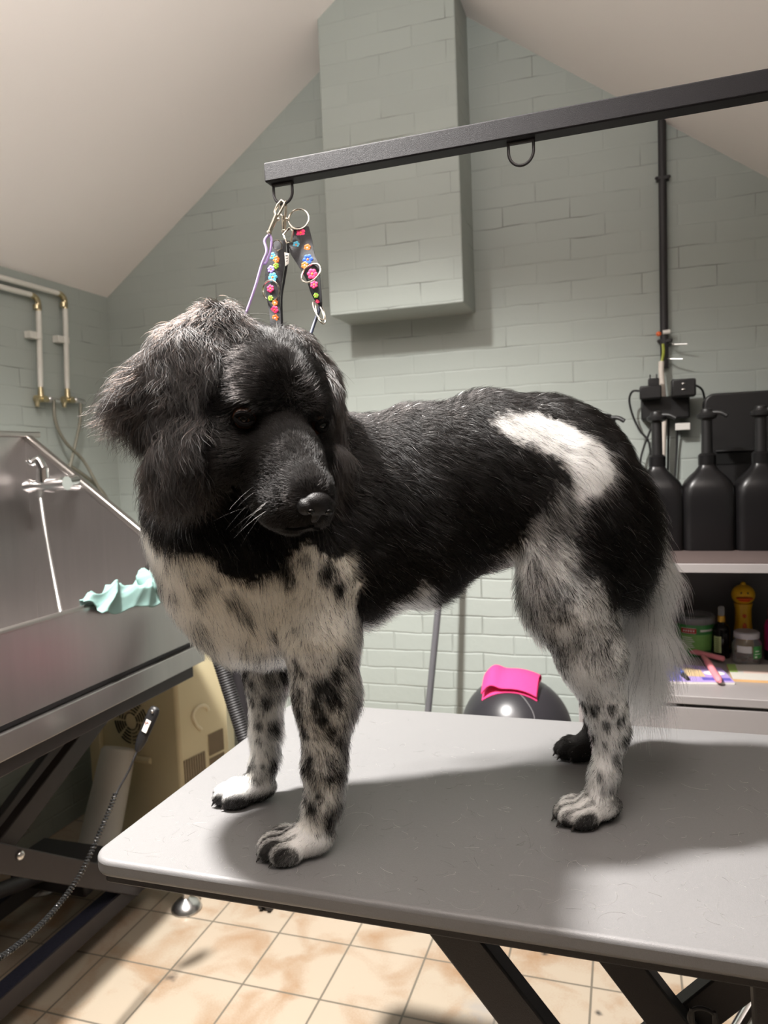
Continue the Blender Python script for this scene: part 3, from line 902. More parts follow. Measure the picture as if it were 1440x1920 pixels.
water_pipe('nearer white water pipe with brass elbow and valve on the left wall', 0, (-1.9680, 2.1880, 1.9287), (-1.9680, 2.1720, 1.5790), (-1.9680, 2.1796, 1.7896), 0)
water_pipe('white water pipe nearest the corner, ending at a brass valve above the bath', 0, (-1.9680, 2.3235, 1.9606), (-1.9680, 2.3062, 1.5843), (-1.9680, 2.3155, 1.7934), 0)
M_HOSE = mat('grey_braided_hose', (0.20, 0.19, 0.15), 0.45, 0.2, var=0.25, scale=300)


def hose(label, pts, r=0.0058):
    o = MB().tube(spline(pts, 8), r, 10).build('supply_hose', M_HOSE)
    return tag(o, label, 'hose', 'supply hoses at the left wall')


hose('grey hose curving down from the nearer brass valve to behind the bath end', [(-1.9550, 2.2188, 1.5661), (-1.9500, 2.2136, 1.4890), (-1.9400, 2.2436, 1.4160), (-1.9300, 2.3181, 1.3487), (-1.9000, 2.3465, 1.2607), (-1.8800, 2.3811, 1.1567), (-1.8600, 2.3723, 1.0448), (-1.8500, 2.3526, 0.9146)])
hose('grey hose dropping steeply from the valve nearest the corner', [(-1.9550, 2.3574, 1.5628), (-1.9500, 2.3418, 1.4937), (-1.9450, 2.3049, 1.4130), (-1.9400, 2.2628, 1.3301), (-1.9300, 2.2156, 1.2476), (-1.9000, 2.1567, 1.1075)])
hose('dark grey hose arching low behind the diagonal bath end rim', [(-1.9500, 2.2633, 1.3305), (-1.9450, 2.3169, 1.3013), (-1.9400, 2.3807, 1.2604), (-1.9300, 2.4281, 1.2103), (-1.9200, 2.4583, 1.1305), (-1.9100, 2.4617, 1.0349), (-1.9000, 2.4406, 0.8896)], 0.007)

# ------------------------------------------------------------------ cream air conditioner behind the bath end
acb = V((-1.4238, 2.0800, 0.3073))
ac = thing('air_conditioner', 'cream mobile air conditioner standing behind the bath end near the corner', 'air conditioner', (acb.x, acb.y + 0.2, 0))
# footprint: front left corner, the near vertical edge, right end, back
A0 = V((-1.8530, 2.1600, 0.3137)); A1 = acb; A2 = V((-1.3691, 2.3000, 0.2995))
top = 0.70


def ac_quad(p, q, n, z0, z1, zs=10, bow=0.0):
    """wall from p to q, slightly bowed and leaning in towards the top"""
    g = []
    for i in range(zs + 1):
        t = i / zs
        row = []
        for j in range(n + 1):
            s = j / n
            b = V(p.x + (q.x - p.x) * s, p.y + (q.y - p.y) * s, z0 + (z1 - z0) * t)
            row.append(b)
        g.append(row)
    return g


def ac_ring(z, k):
    c = V((A1.x + A2.x + A0.x) / 3, (A0.y + A1.y + A2.y) / 3 + 0.06, 0)
    out = []
    for p in (V(A0.x, A0.y, 0), V(A1.x, A1.y, 0), V(A2.x, A2.y, 0), V(A2.x - 0.10, min(A2.y + 0.22, YB - 0.03), 0), V(A0.x, min(A0.y + 0.28, YB - 0.03), 0)):
        q = c + (p - c) * k
        out.append((q.x, q.y, z))
    return out


prof = [(0.02, 0.98), (0.06, 1.0), (0.50, 1.0), (0.60, 0.985), (0.66, 0.94), (0.69, 0.86), (0.70, 0.70)]
bod = MB()
rings = [ac_ring(z, k) for z, k in prof]
vs = [p for r in rings for p in r]
fs = [(i * 5 + k, i * 5 + (k + 1) % 5, (i + 1) * 5 + (k + 1) % 5, (i + 1) * 5 + k) for i in range(len(rings) - 1) for k in range(5)]
fs += [(4, 3, 2, 1, 0), tuple((len(rings) - 1) * 5 + k for k in range(5))]
bod.add(vs, fs)
bod.build('housing', M_CREAM, ac, bevel=0.012, seg=3)
for p in ((A0.x + 0.05, A0.y + 0.05), (A1.x, A1.y + 0.06), (A2.x - 0.06, A2.y + 0.05)):
    MB().lathe((p[0], p[1], 0), [(0.02, 0), (0.022, 0.008), (0.02, 0.024)], 14).build('castor', M_RUBBER, ac)
# round fan grille on the left face
dl = (V(A1.x, A1.y, 0) - V(A0.x, A0.y, 0)).normalized()
nl_ = V(dl.y, -dl.x, 0)
gc = V((-1.6345, 2.1200, 0.4381))
tpos = (V(gc.x, gc.y, 0) - V(A0.x, A0.y, 0)).dot(dl)
gc = V(A0.x, A0.y, gc.z) + dl * tpos + nl_ * 0.003
M_SLOT = mat('dark_slot', (0.03, 0.026, 0.02), 0.8, var=0.1)
for rr_ in (0.030, 0.042, 0.054, 0.066, 0.078):
    gm = MB()
    for k in range(8):
        a0_, a1_ = k * math.pi / 4 + 0.09, (k + 1) * math.pi / 4 - 0.09
        ps = [gc + dl * (rr_ * math.cos(a)) + V(0, 0, rr_ * math.sin(a)) for a in np.linspace(a0_, a1_, 7)]
        gm.tube(ps, 0.0030, 6, flat=0.6)
    if rr_ == 0.030: gall = gm
    else: gall.add(gm.v, gm.f)
gall.build('fan_grille', M_SLOT, ac, label='dark round fan slots')
# right face: carrying recess and louvres
dr = (V(A2.x, A2.y, 0) - V(A1.x, A1.y, 0)).normalized()
nr_ = V(dr.y, -dr.x, 0)


def on_right(px, py):
    """point of the right face at a height and distance along it"""
    return V(A1.x, A1.y, 0) + dr * px + V(0, 0, py) + nr_ * 0.002


WR = (V(A2.x, A2.y, 0) - V(A1.x, A1.y, 0)).length
lv = MB()
for (s0, s1, z0, z1) in ((0.06, 0.50, 0.155, 0.235), (0.06, 0.50, 0.245, 0.325), (0.58, 0.90, 0.215, 0.290), (0.58, 0.90, 0.300, 0.375)):
    for k in range(9):
        s = s0 + (s1 - s0) * (k + 0.5) / 9
        p = on_right(WR * s, z0); q = on_right(WR * s, z1)
        lv.bar(p, q, 0.0065 * (s1 - s0) / 0.44, 0.004, side=dr)
lv.build('louvre_vents', mat('brown_vent_slots', (0.22, 0.17, 0.11), 0.6, var=0.1), ac, label='brown vent slots')
hh = MB()
hp = [on_right(WR * 0.45 + 0.036 * math.cos(a), 0.46 + 0.028 * math.sin(a)) for a in np.linspace(0, math.pi, 12)]
hh.tube(hp + [on_right(WR * 0.45 - 0.02, 0.425), on_right(WR * 0.45 + 0.0, 0.405)], 0.006, 8)
hh.build('carry_handle', mat('pale_cream_plastic', (0.70, 0.62, 0.44), 0.4, var=0.03), ac)
MB().box((A0.x + 0.03, A0.y - 0.035, 0.20), (A0.x + 0.075, A0.y + 0.005, 0.44)).tube([(A0.x + 0.10, A0.y - 0.02, 0.30), (A0.x + 0.30, A0.y - 0.055, 0.31)], 0.012, 10).build('hose_bracket', M_CREAM, ac, bevel=0.004)

# white plastic exhaust pipe leaning in front of the air conditioner
e0, e1 = V((-1.6258, 2.0300, 0.3682)), V((-1.6440, 1.9300, 0.1000))
ep = MB()
dd_ = (e1 - e0).normalized()
ax = [e0 - dd_ * 0.02, e0, e0.lerp(e1, 0.4), e1, e1, e1, e1 - dd_ * 0.10, e1 - dd_ * 0.10]
ep.tube([e0 - dd_ * 0.01, e0, e0.lerp(e1, 0.5), e1, e1 + dd_ * 0.003, e1 + dd_ * 0.003, e1 - dd_ * 0.12], [0.050, 0.056, 0.060, 0.064, 0.0645, 0.0575, 0.052], 32)
epo = ep.build('exhaust_pipe', mat('grey_white_pvc', (0.52, 0.50, 0.46), 0.4, var=0.06), angle=50)
tag(epo, 'open ended white plastic tube leaning against the cream air conditioner', 'pipe')

# hand control hanging under the bath with its coiled cord
r0, r1 = V((-1.0506, 1.4500, 0.7471)), V((-1.0855, 1.4200, 0.6537))
rc = thing('hand_control', 'slim black hand control on a coiled cord hanging in front of the bath frame', 'remote control', r1)
dr_ = (r1 - r0).normalized()
rm = MB().tube([r0 - dr_ * 0.003, r0, r0.lerp(r1, 0.1), r0.lerp(r1, 0.75), r1 - dr_ * 0.006, r1], [0.007, 0.0115, 0.014, 0.013, 0.009, 0.006], 16, flat=0.7, up=(0, 1, 0))
rmo = rm.build('casing', M_BLACKPLASTIC, rc)
lb = MB().bar(r0.lerp(r1, 0.25) + V(0.004, -0.0125, 0.001), r0.lerp(r1, 0.52) + V(0.004, -0.0125, 0.001), 0.014, 0.002, side=(1, 0, 0.3))
lb.use(1)
lb.tube([r0.lerp(r1, 0.33) + V(0.004 + 0.004 * math.cos(a), -0.0142, 0.001 + 0.006 * math.sin(a)) for a in np.linspace(0, 2 * math.pi, 14, endpoint=False)], 0.0009, 6, closed=True)
lb.build('button_label', [M_WHITEPLASTIC, mat('red_print', (0.35, 0.05, 0.04), 0.5)], rc, label='white label with a small dark red outline')
hb = r0.lerp(r1, 0.08) + V(0.003, -0.0115, 0.004)
MB().ball(hb, (0.004, 0.002, 0.004), 10, 8).build('indicator', M_DULLCHROME, rc)
MB().tube(spline([r1, (-1.0896, 1.4100, 0.6358), (-1.0987, 1.4000, 0.6101), (-1.1122, 1.3800, 0.5771), (-1.1140, 1.3700, 0.5664)], 6), 0.0024, 8).build('straight_cord', M_RUBBER, rc)
path = spline([(-1.1121, 1.3700, 0.5716), (-1.1145, 1.3300, 0.5257), (-1.1201, 1.2500, 0.4465), (-1.1168, 1.1500, 0.4140), (-1.1131, 1.0500, 0.4118), (-1.1184, 0.9600, 0.4235)], 10)
# resample and wind a coil round the path
acc = [0.0]
for i in range(1, len(path)): acc.append(acc[-1] + (path[i] - path[i - 1]).length)
tot = acc[-1]
coil = []
turns = int(tot / 0.0068)
nn = turns * 9
for i in range(nn + 1):
    s = tot * i / nn
    k = min(max(0, next((q for q in range(len(acc)) if acc[q] >= s), len(acc) - 1) - 1), len(path) - 2)
    f_ = (s - acc[k]) / max(1e-9, acc[k + 1] - acc[k])
    p = path[k].lerp(path[k + 1], f_)
    d_ = (path[k + 1] - path[k]).normalized()
    n1_ = d_.cross(V(0, 1, 0)).normalized(); n2_ = d_.cross(n1_)
    a = 2 * math.pi * turns * i / nn
    coil.append(p + n1_ * (0.0046 * math.cos(a)) + n2_ * (0.0046 * math.sin(a)))
MB().tube(coil, 0.0019, 6).build('coiled_cord', mat('shiny_black_cord', (0.02, 0.02, 0.02), 0.18, var=0.1), rc)

# ------------------------------------------------------------------ ribbed dryer hose behind the table, on a castored stand
ds = thing('stand_dryer', 'black stand dryer hose with ribbed surface behind the table, one castor showing', 'dryer', (-0.98, 2.02, 0))
h0, h1 = V((-1.0722, 1.7500, 0.8417)), V((-0.9687, 1.7200, 0.5646))
ribs = []
rr_ = []
n = 110
ext0, ext1 = h0 + (h0 - h1) * 0.15, h1 + (h1 - h0) * 0.10
for i in range(n):
    ribs.append(ext0.lerp(ext1, i / (n - 1))); rr_.append(0.0205 if i % 2 else 0.0182)
MB().tube(ribs, rr_, 18).build('ribbed_hose', M_RUBBER, ds)
b0_, b1_ = V((-1.0456, 1.8000, 0.8306)), V((-1.0004, 1.8000, 0.5313))
MB().tube([b0_ + (b0_ - b1_) * 0.2, b1_ + (b1_ - b0_) * 0.15], 0.015, 14).build('hose_arm', M_BLACKMETAL, ds)
MB().tube([ext1, V(ext1.x - 0.01, 1.9, 0.30), V(-0.98, 2.02, 0.20)], 0.018, 14).tube([b1_ + (b1_ - b0_) * 0.15, V(-0.98, 2.02, 0.22)], 0.014, 12).build('post', M_BLACKMETAL, ds)
MB().lathe((-0.98, 2.02, 0.10), [(0.03, 0), (0.035, 0.02), (0.035, 0.10), (0.02, 0.13)], 18).build('hub', M_BLACKMETAL, ds)
cx_ = V((-1.0207, 1.8785, 0.0000))
for k, tgt in enumerate((V(cx_.x, cx_.y, 0.05), V(-0.80, 2.28, 0.05), V(-1.12, 2.22, 0.05))):
    lg = MB().tube([(-0.98, 2.02, 0.12), (tgt.x, tgt.y, 0.052)], 0.011, 12).build('leg', M_BLACKMETAL, ds)
    cs = MB().tube([(tgt.x, tgt.y, 0.058), (tgt.x, tgt.y, 0.036)], 0.009, 12).box((tgt.x - 0.010, tgt.y - 0.014, 0.018), (tgt.x + 0.010, tgt.y + 0.014, 0.040))
    for s in (-1, 1):
        cs.lathe((tgt.x + s * 0.013, tgt.y, 0.019), [(0.006, -0.006), (0.018, -0.006), (0.019, 0), (0.018, 0.006), (0.006, 0.006)], 18, axis=(1, 0, 0))
    cs.build('castor', M_RUBBER, lg)

# ------------------------------------------------------------------ dome-topped bin with a pink cloth
bcx = V((-0.3231, 2.2000, 0.4727)); BR = 0.166
bin_ = thing('pedal_bin', 'shiny black bin with a domed lid standing behind the table under a pink cloth', 'bin', (bcx.x, bcx.y, 0))
M_DOME = mat('satin_black_lacquer', (0.022, 0.021, 0.025), 0.30, var=0.1, scale=6, spec=0.6)
MB().lathe((bcx.x, bcx.y, 0), [(BR - 0.012, 0.0), (BR - 0.006, 0.012), (BR - 0.004, bcx.z - 0.02)], 48).build('body', M_DOME, bin_)
dome = [(BR, -0.018), (BR, 0.0)] + [(BR * math.cos(a), BR * math.sin(a)) for a in np.linspace(0.08, math.pi / 2 - 0.02, 18)]
dl_ = MB().lathe(bcx, dome, 56).build('domed_lid', M_DOME, bin_)


def on_dome(px_ang, el, r=0.0):
    a = math.radians(px_ang); e = math.radians(el)
    return bcx + V(math.sin(a) * math.cos(e), -math.cos(a) * math.cos(e), math.sin(e)) * (BR + r)


MB().tube(spline([on_dome(16, 60), on_dome(25, 50), on_dome(30, 36), on_dome(27, 26), on_dome(14, 6), on_dome(10, 0)], 8), 0.0013, 8).build('lid_seam', mat('grey_seam', (0.16, 0.155, 0.16), 0.4), dl_)
# pink cloth folded over the top of the bin
M_PINK = mat('pink_microfibre', (0.86, 0.045, 0.20), 0.9, var=0.07, scale=160, bump=0.6, bscale=420)
ptop = V(bcx.x - 0.006, bcx.y - 0.020, bcx.z + BR)
g = []
HW = 0.080
for i in range(29):
    t = i / 28
    row = []
    # fold profile seen from the front: lower layer, rounded left bend, upper layer
    for j in range(21):
        s = j / 20 * 2 - 1
        x = ptop.x + s * HW * (1 - 0.04 * t)
        dome_z = math.sqrt(max(0.0, BR ** 2 - (x - bcx.x) ** 2 - min(0.12, abs(0.0)) ** 2)) + bcx.z
        lift = 0.010 + 0.020 * math.exp(-((s + 0.72) / 0.30) ** 2)
        if t < 0.46:                      # under layer, front to back
            q = t / 0.46
            y = ptop.y - 0.065 + 0.13 * q
            off = 0.003
        elif t < 0.54:
            q = (t - 0.46) / 0.08
            y = ptop.y + 0.065 + 0.012 * math.sin(math.pi * q)
            off = 0.003 + lift * q
        else:
            q = (t - 0.54) / 0.46
            y = ptop.y + 0.065 - 0.132 * q
            off = 0.003 + lift + 0.008 * math.sin(math.pi * q)
        zz = bcx.z + math.sqrt(max(1e-4, BR ** 2 - (x - bcx.x) ** 2 - (y - bcx.y) ** 2))
        row.append(V(x, y, zz + off))
    g.append(row)
tag(MB().sheet(g, 0.005).build('folded_cloth', M_PINK, angle=70), 'folded bright pink cloth on top of the black domed bin', 'cloth')

# pole leaning against the back wall
p0_, p1_ = V((-0.6159, 2.4200, 0.7272)), V((-0.6435, 2.3800, 0.4579))
dp = (p1_ - p0_).normalized()
tl = p1_ + dp * ((p1_.z - 0.05) / -dp.z)
th = p0_ - dp * 0.34
pole = thing('broom', 'thin grey broom handle leaning on the back wall left of the black bin', 'broom', (tl.x, tl.y, 0))
MB().tube([th, tl], 0.0115, 14).build('handle', mat('grey_painted_handle', (0.11, 0.11, 0.12), 0.4, var=0.1), pole)
MB().box((tl.x - 0.13, tl.y - 0.02, 0.055), (tl.x + 0.13, tl.y + 0.02, 0.085)).build('head', M_BLACKPLASTIC, pole, bevel=0.006)
MB().box((tl.x - 0.128, tl.y - 0.018, 0.001), (tl.x + 0.128, tl.y + 0.018, 0.056)).build('bristles', M_RUBBER, pole)

# ------------------------------------------------------------------ grey cabinet on the right
CY0, CY1 = 2.05, 2.56
CXL, CXR = -0.130, 1.0
CT = (0.1196, 2.0500, 1.0055)[2]
CS = (0.1156, 2.0500, 0.6614)[2]
cab = thing('cabinet', 'grey cabinet with an open shelf niche against the back wall on the right', 'cabinet', ((CXL + CXR) / 2, (CY0 + CY1) / 2, 0))
tb = MB().use(0).box((CXL - 0.01, CY0, CT - 0.0235), (CXR + 0.01, CY1, CT))
tb.build('top_board', M_CABINET, cab, bevel=0.0015)
MB().box((CXL - 0.008, CY0 + 0.004, CT + 0.0002), (CXR + 0.008, CY1, CT + 0.0035)).build('top_covering', M_BOARDTOP, cab)
MB().box((CXL, CY0 - 0.012, CS - 0.0225), (CXR, CY1, CS)).build('shelf', M_CABINET, cab, bevel=0.002)
MB().box((CXL, CY0 + 0.02, CS), (CXL + 0.018, CY1, CT - 0.0235)).build('side_panel', M_CABINET, cab, bevel=0.001)
MB().box((CXR - 0.018, CY0 + 0.02, CS), (CXR, CY1, CT - 0.0235)).build('side_panel', M_CABINET, cab, bevel=0.001)
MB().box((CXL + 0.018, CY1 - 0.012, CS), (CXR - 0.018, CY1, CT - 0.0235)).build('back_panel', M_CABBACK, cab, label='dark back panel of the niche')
MB().box((CXL, CY0 + 0.012, 0.06), (CXR, CY1, CS - 0.0225)).build('carcass', M_CABINET, cab, bevel=0.001)
MB().box((CXL + 0.02, CY0 + 0.05, 0.0), (CXR - 0.02, CY1, 0.06)).build('plinth', M_CABBACK, cab)
dw_w = (CXR - CXL) / 2
for k in range(2):
    x0 = CXL + k * dw_w + 0.001
    d = MB().box((x0, CY0 - 0.008, CS - 0.255), (x0 + dw_w - 0.003, CY0 + 0.010, CS - 0.032)).build('drawer', M_CABINET, cab, bevel=0.0015)
    d2 = MB().box((x0, CY0 - 0.008, 0.066), (x0 + dw_w - 0.003, CY0 + 0.010, CS - 0.260)).build('door', M_CABINET, cab, bevel=0.0015)
    MB().bar((x0 + dw_w * 0.5 - 0.06, CY0 - 0.03, CS - 0.20), (x0 + dw_w * 0.5 + 0.06, CY0 - 0.03, CS - 0.20), 0.008, 0.008).build('handle', M_DULLCHROME, d)
    MB().bar((x0 + dw_w * 0.5 - 0.06, CY0 - 0.03, CS - 0.30), (x0 + dw_w * 0.5 + 0.06, CY0 - 0.03, CS - 0.30), 0.008, 0.008).build('handle', M_DULLCHROME, d2)

# black canisters with pump necks
CTT = CT + 0.0037


def canister(px, py_top, label, yc=2.33, hgt=0.235, w=0.143, dep=0.105, spout=1, first=None):
    b = V(px[0], yc, CTT)
    if first is not None:
        r = first.copy(); COL.objects.link(r); r.location = b; r['label'] = label
        for ch in list(first.children):
            c = ch.copy(); COL.objects.link(c); c.parent = r
        return r
    r = thing('pump_canister', label, 'canister', b, 'black pump canisters on the cabinet')
    rings = []
    for (z, kx, ky, rad) in ((0, 0.94, 0.94, 0.022), (0.006, 1, 1, 0.026), (0.150, 1, 1, 0.026), (0.178, 0.97, 0.97, 0.03), (0.196, 0.86, 0.9, 0.03), (0.212, 0.66, 0.75, 0.025), (0.226, 0.46, 0.55, 0.020), (0.238, 0.34, 0.44, 0.018), (0.244, 0.30, 0.42, 0.016)):
        rings.append([(b.x + x, b.y + y, b.z + z) for x, y in rounded_rect(w * kx, dep * ky, min(rad, w * kx / 2.05, dep * ky / 2.05), 5)])
    n = len(rings[0])
    vs = [p for q in rings for p in q]
    fs = [(i * n + k, i * n + (k + 1) % n, (i + 1) * n + (k + 1) % n, (i + 1) * n + k) for i in range(len(rings) - 1) for k in range(n)]
    fs += [tuple(range(n - 1, -1, -1)), tuple((len(rings) - 1) * n + k for k in range(n))]
    m = MB().add(vs, fs)
    for s in (-0.38, 0.38):
        m.bar((b.x + s * w, b.y - dep / 2 - 0.0005, b.z + 0.012), (b.x + s * w, b.y - dep / 2 - 0.0005, b.z + 0.170), 0.003, 0.003)
    m.build('bottle', M_JUG, r)
    MB().lathe((b.x, b.y, b.z + 0.243), [(0.024, 0), (0.024, 0.028), (0.018, 0.034)], 24).build('cap', M_JUG, r)
    p = MB().tube([(b.x, b.y, b.z + 0.27), (b.x, b.y, b.z + 0.375)], [0.0155, 0.0145], 18)
    p.lathe((b.x, b.y, b.z + 0.372), [(0.016, 0), (0.027, 0.006), (0.028, 0.014), (0.018, 0.022), (0.016, 0.030), (0.006, 0.033)], 22)
    p.tube(spline([(b.x + 0.012, b.y - 0.004, b.z + 0.392), (b.x + 0.035 , b.y - 0.012, b.z + 0.390), (b.x + 0.052, b.y - 0.018, b.z + 0.380)], 5), 0.0065, 10)
    p.build('pump', M_BLACKPLASTIC, r)
    return r


can0 = canister((0.2263, 2.3300, 1.0541), 0, 'black pump canister in the middle of the three in view on the cabinet')
canister((0.0914, 2.3300, 1.0551), 0, 'black pump canister half hidden behind the dog rump', first=can0)
canister((0.3659, 2.3300, 1.0530), 0, 'black pump canister at the right edge of the photo', first=can0)
canister((-0.0504, 2.3300, 1.0561), 0, 'black pump canister with only its pump head above the dog back', first=can0)

# black plastic case standing behind the canisters
k0 = V((0.2330, 2.5000, 1.4642)); k1 = V((0.2306, 2.5000, 1.2020))
kc = thing('plastic_case', 'flat black plastic case standing upright behind the canisters', 'case', (k0.x + 0.21, 2.5, CTT))
w_, h_ = 0.42, k0.z - CTT
poly = [(k0.x + w_ / 2 + x, 2.47, CTT + h_ / 2 + z) for x, z in rounded_rect(w_, h_, 0.03, 6)]
MB().prism(poly, (0, 0.06, 0)).build('shell', M_BLACKPLASTIC, kc, bevel=0.006, seg=3)
s0 = V((0.2643, 2.4680, 1.2864)); s1 = V((0.3783, 2.4680, 1.2499))
MB().box((s0.x, 2.4665, s1.z), (s1.x, 2.4705, s0.z)).build('handle_slot', mat('matt_black_void', (0.003, 0.003, 0.003), 0.95), kc)
MB().bar((s0.x, 2.463, s0.z + 0.003), (s1.x, 2.463, s0.z + 0.003), 0.006, 0.006).build('handle_lip', M_BLACKPLASTIC, kc, bevel=0.002)

# ------------------------------------------------------------------ things in the niche
def on_shelf(px, py):
    return px


def at_shelf(p):
    return V(p[0], p[1], CS + 0.0004)


LABELRED = mat('red_print_label', (0.50, 0.035, 0.03), 0.5, var=0.05)
M_LBLWHITE = mat('white_print', (0.80, 0.79, 0.74), 0.5, var=0.03)
M_GREEN = mat('green_tub_plastic', (0.05, 0.26, 0.06), 0.4, var=0.1, scale=14)
M_CLEAR = mat('cloudy_clear_plastic', (0.75, 0.76, 0.76), 0.15, var=0.03, trans=0.75, ior=1.35)
tubp = at_shelf((0.2003, 2.4942, 0.6614))
tubp.y = 2.475
tub = thing('treat_tub', 'round green tub with clear lid and red label, in the cabinet niche behind the hairbrush', 'tub', tubp)
MB().lathe(tubp, [(0.046, 0), (0.049, 0.004), (0.056, 0.095), (0.0565, 0.10)], 36).build('tub_body', M_GREEN, tub)
MB().lathe(tubp + V(0, 0, 0.1002), [(0.058, 0), (0.060, 0.003), (0.060, 0.020), (0.054, 0.025), (0.050, 0.022), (0.02, 0.021)], 36).build('tub_lid', M_CLEAR, tub, label='cloudy clear lid')
lw = MB()


def wrap(m, c, r, a0, a1, z0, z1, n=10, slope=0.0):
    g_ = []
    for i in range(n + 1):
        a = math.radians(a0 + (a1 - a0) * i / n)
        g_.append([V(c.x + math.sin(a) * (r + slope * z0), c.y - math.cos(a) * (r + slope * z0), c.z + z0), V(c.x + math.sin(a) * (r + slope * z1), c.y - math.cos(a) * (r + slope * z1), c.z + z1)])
    return m.sheet(g_, 0.0006)


M_LIME = mat('pale_green_print', (0.22, 0.48, 0.12), 0.5, var=0.2, scale=50)
lw.use(0); wrap(lw, tubp, 0.0492, -48, 0, 0.074, 0.090, slope=0.072)
lw.use(1)
wrap(lw, tubp, 0.0496, -46, -2, 0.0735, 0.0745, slope=0.072); wrap(lw, tubp, 0.0496, -46, -2, 0.0895, 0.0905, slope=0.072)
for k in range(5): wrap(lw, tubp, 0.0498, -40 + 7.5 * k, -36 + 7.5 * k, 0.0795, 0.0845, n=3, slope=0.072)
wrap(lw, tubp, 0.0494, 12, 56, 0.080, 0.086, slope=0.072)
for k in range(6): wrap(lw, tubp, 0.0496, -46 if k % 2 else -44, -6 - 4 * (k % 3), 0.030 + 0.006 * k, 0.0322 + 0.006 * k, n=6, slope=0.072)
lw.use(2); wrap(lw, tubp, 0.0488, -50, 60, 0.020, 0.070, slope=0.072)
lw.build('tub_label', [LABELRED, M_LBLWHITE, M_LIME], tub, label='green label with a red and white badge')

bp_ = at_shelf((0.2731, 2.4424, 0.6614))
sb_ = thing('spray_bottle', 'slim dark bottle with gold collar and clear cap in the cabinet niche', 'bottle', bp_)
MB().lathe(bp_, [(0.022, 0), (0.024, 0.003), (0.024, 0.086), (0.020, 0.097), (0.012, 0.104), (0.011, 0.110)], 28).build('bottle', mat('dark_glass', (0.008, 0.006, 0.006), 0.12, var=0.1), sb_)
MB().lathe(bp_ + V(0, 0, 0.110), [(0.011, 0), (0.011, 0.017), (0.008, 0.019)], 22).build('collar', mat('gold_collar', (0.75, 0.42, 0.06), 0.25, 0.6, var=0.05), sb_)
MB().lathe(bp_ + V(0, 0, 0.128), [(0.0085, 0), (0.0095, 0.003), (0.0095, 0.026), (0.006, 0.029)], 22).build('cap', M_CLEAR, sb_, label='clear cap')
lw = MB(); wrap(lw, bp_, 0.0243, -62, -8, 0.018, 0.068)
lw.use(1)
for k in range(7): wrap(lw, bp_, 0.0249, -50, -22, 0.022 + 0.0062 * k, 0.0245 + 0.0062 * k, n=4)
lw.build('bottle_label', [mat('pale_lime_label', (0.50, 0.58, 0.28), 0.5, var=0.05), mat('dark_green_print', (0.20, 0.27, 0.10), 0.5)], sb_, label='narrow pale lime label')

dk_ = at_shelf((0.3413, 2.5632, 0.6614))
dk_.y = 2.495
dkt = thing('duck_bottle', 'yellow shampoo bottle with a duck head top, behind the biscuit jar', 'bottle', dk_)
M_YEL = mat('yellow_plastic', (0.72, 0.40, 0.012), 0.4, var=0.06, scale=20)
M_ORG = mat('orange_plastic', (0.70, 0.10, 0.015), 0.4, var=0.06)
MB().lathe(dk_, [(0.031, 0), (0.033, 0.004), (0.029, 0.05), (0.0235, 0.10), (0.0230, 0.140), (0.026, 0.158)], 30).build('body', M_YEL, dkt)
hd_ = dk_ + V(0, 0, 0.184)
MB().ball(hd_, (0.0335, 0.031, 0.032), 28, 18).ball(hd_ + V(0, 0, 0.032), (0.008, 0.006, 0.008), 12, 8).build('head', M_YEL, dkt)
MB().ball(hd_ + V(0, -0.029, -0.007), (0.0245, 0.013, 0.0048), 22, 12).ball(hd_ + V(0, -0.028, -0.013), (0.017, 0.012, 0.0045), 20, 10).build('beak', M_ORG, dkt)
for s in (-1, 1):
    MB().ball(hd_ + V(s * 0.009, -0.0275, 0.009), (0.0028, 0.002, 0.0042), 12, 8).build('eye', M_RUBBER, dkt)
MB().ball(dk_ + V(0, -0.0235, 0.122), (0.006, 0.003, 0.006), 14, 8).build('button', M_ORG, dkt)
MB().ball(dk_ + V(0, -0.0255, 0.090), (0.006, 0.003, 0.011), 14, 8).build('button', M_ORG, dkt)

jp = at_shelf((0.3339, 2.3807, 0.6614))
jar = thing('biscuit_jar', 'clear jar with grey lid, green label and brown biscuits in the niche', 'jar', jp)
M_JAR = mat('clear_jar_plastic', (0.90, 0.90, 0.92), 0.06, var=0.02, trans=0.92, ior=1.30)
MB().lathe(jp, [(0.030, 0), (0.038, 0.004), (0.040, 0.02), (0.040, 0.062), (0.034, 0.074), (0.031, 0.078), (0.0305, 0.078), (0.033, 0.073), (0.0385, 0.062), (0.0385, 0.02), (0.036, 0.006), (0.01, 0.004)], 36).build('jar', M_JAR, jar)
MB().lathe(jp + V(0, 0, 0.0785), [(0.034, 0), (0.035, 0.002), (0.035, 0.016), (0.032, 0.019)], 32).build('lid', mat('grey_lid', (0.42, 0.40, 0.42), 0.4, var=0.04), jar)
bs = MB()
rgb_ = np.random.default_rng(5)
for k in range(26):
    a = rgb_.uniform(0, 6.28); r_ = 0.028 * math.sqrt(rgb_.random()); z = 0.012 + 0.020 * rgb_.random()
    bs.ball(jp + V(r_ * math.cos(a), r_ * math.sin(a), z), (0.008, 0.007, 0.0055), 10, 7)
tag(bs.build('biscuits', mat('brown_biscuit', (0.16, 0.08, 0.045), 0.7, var=0.4, scale=60), jar), kind='stuff')
lw = MB(); wrap(lw, jp, 0.0404, 18, 66, 0.024, 0.060)
lw.use(1); wrap(lw, jp, 0.0404, -46, 12, 0.040, 0.060)
lw.use(2); wrap(lw, jp, 0.0409, 26, 44, 0.044, 0.047, n=4); wrap(lw, jp, 0.0409, 24, 52, 0.036, 0.038, n=4); wrap(lw, jp, 0.0409, 24, 34, 0.027, 0.031, n=4)
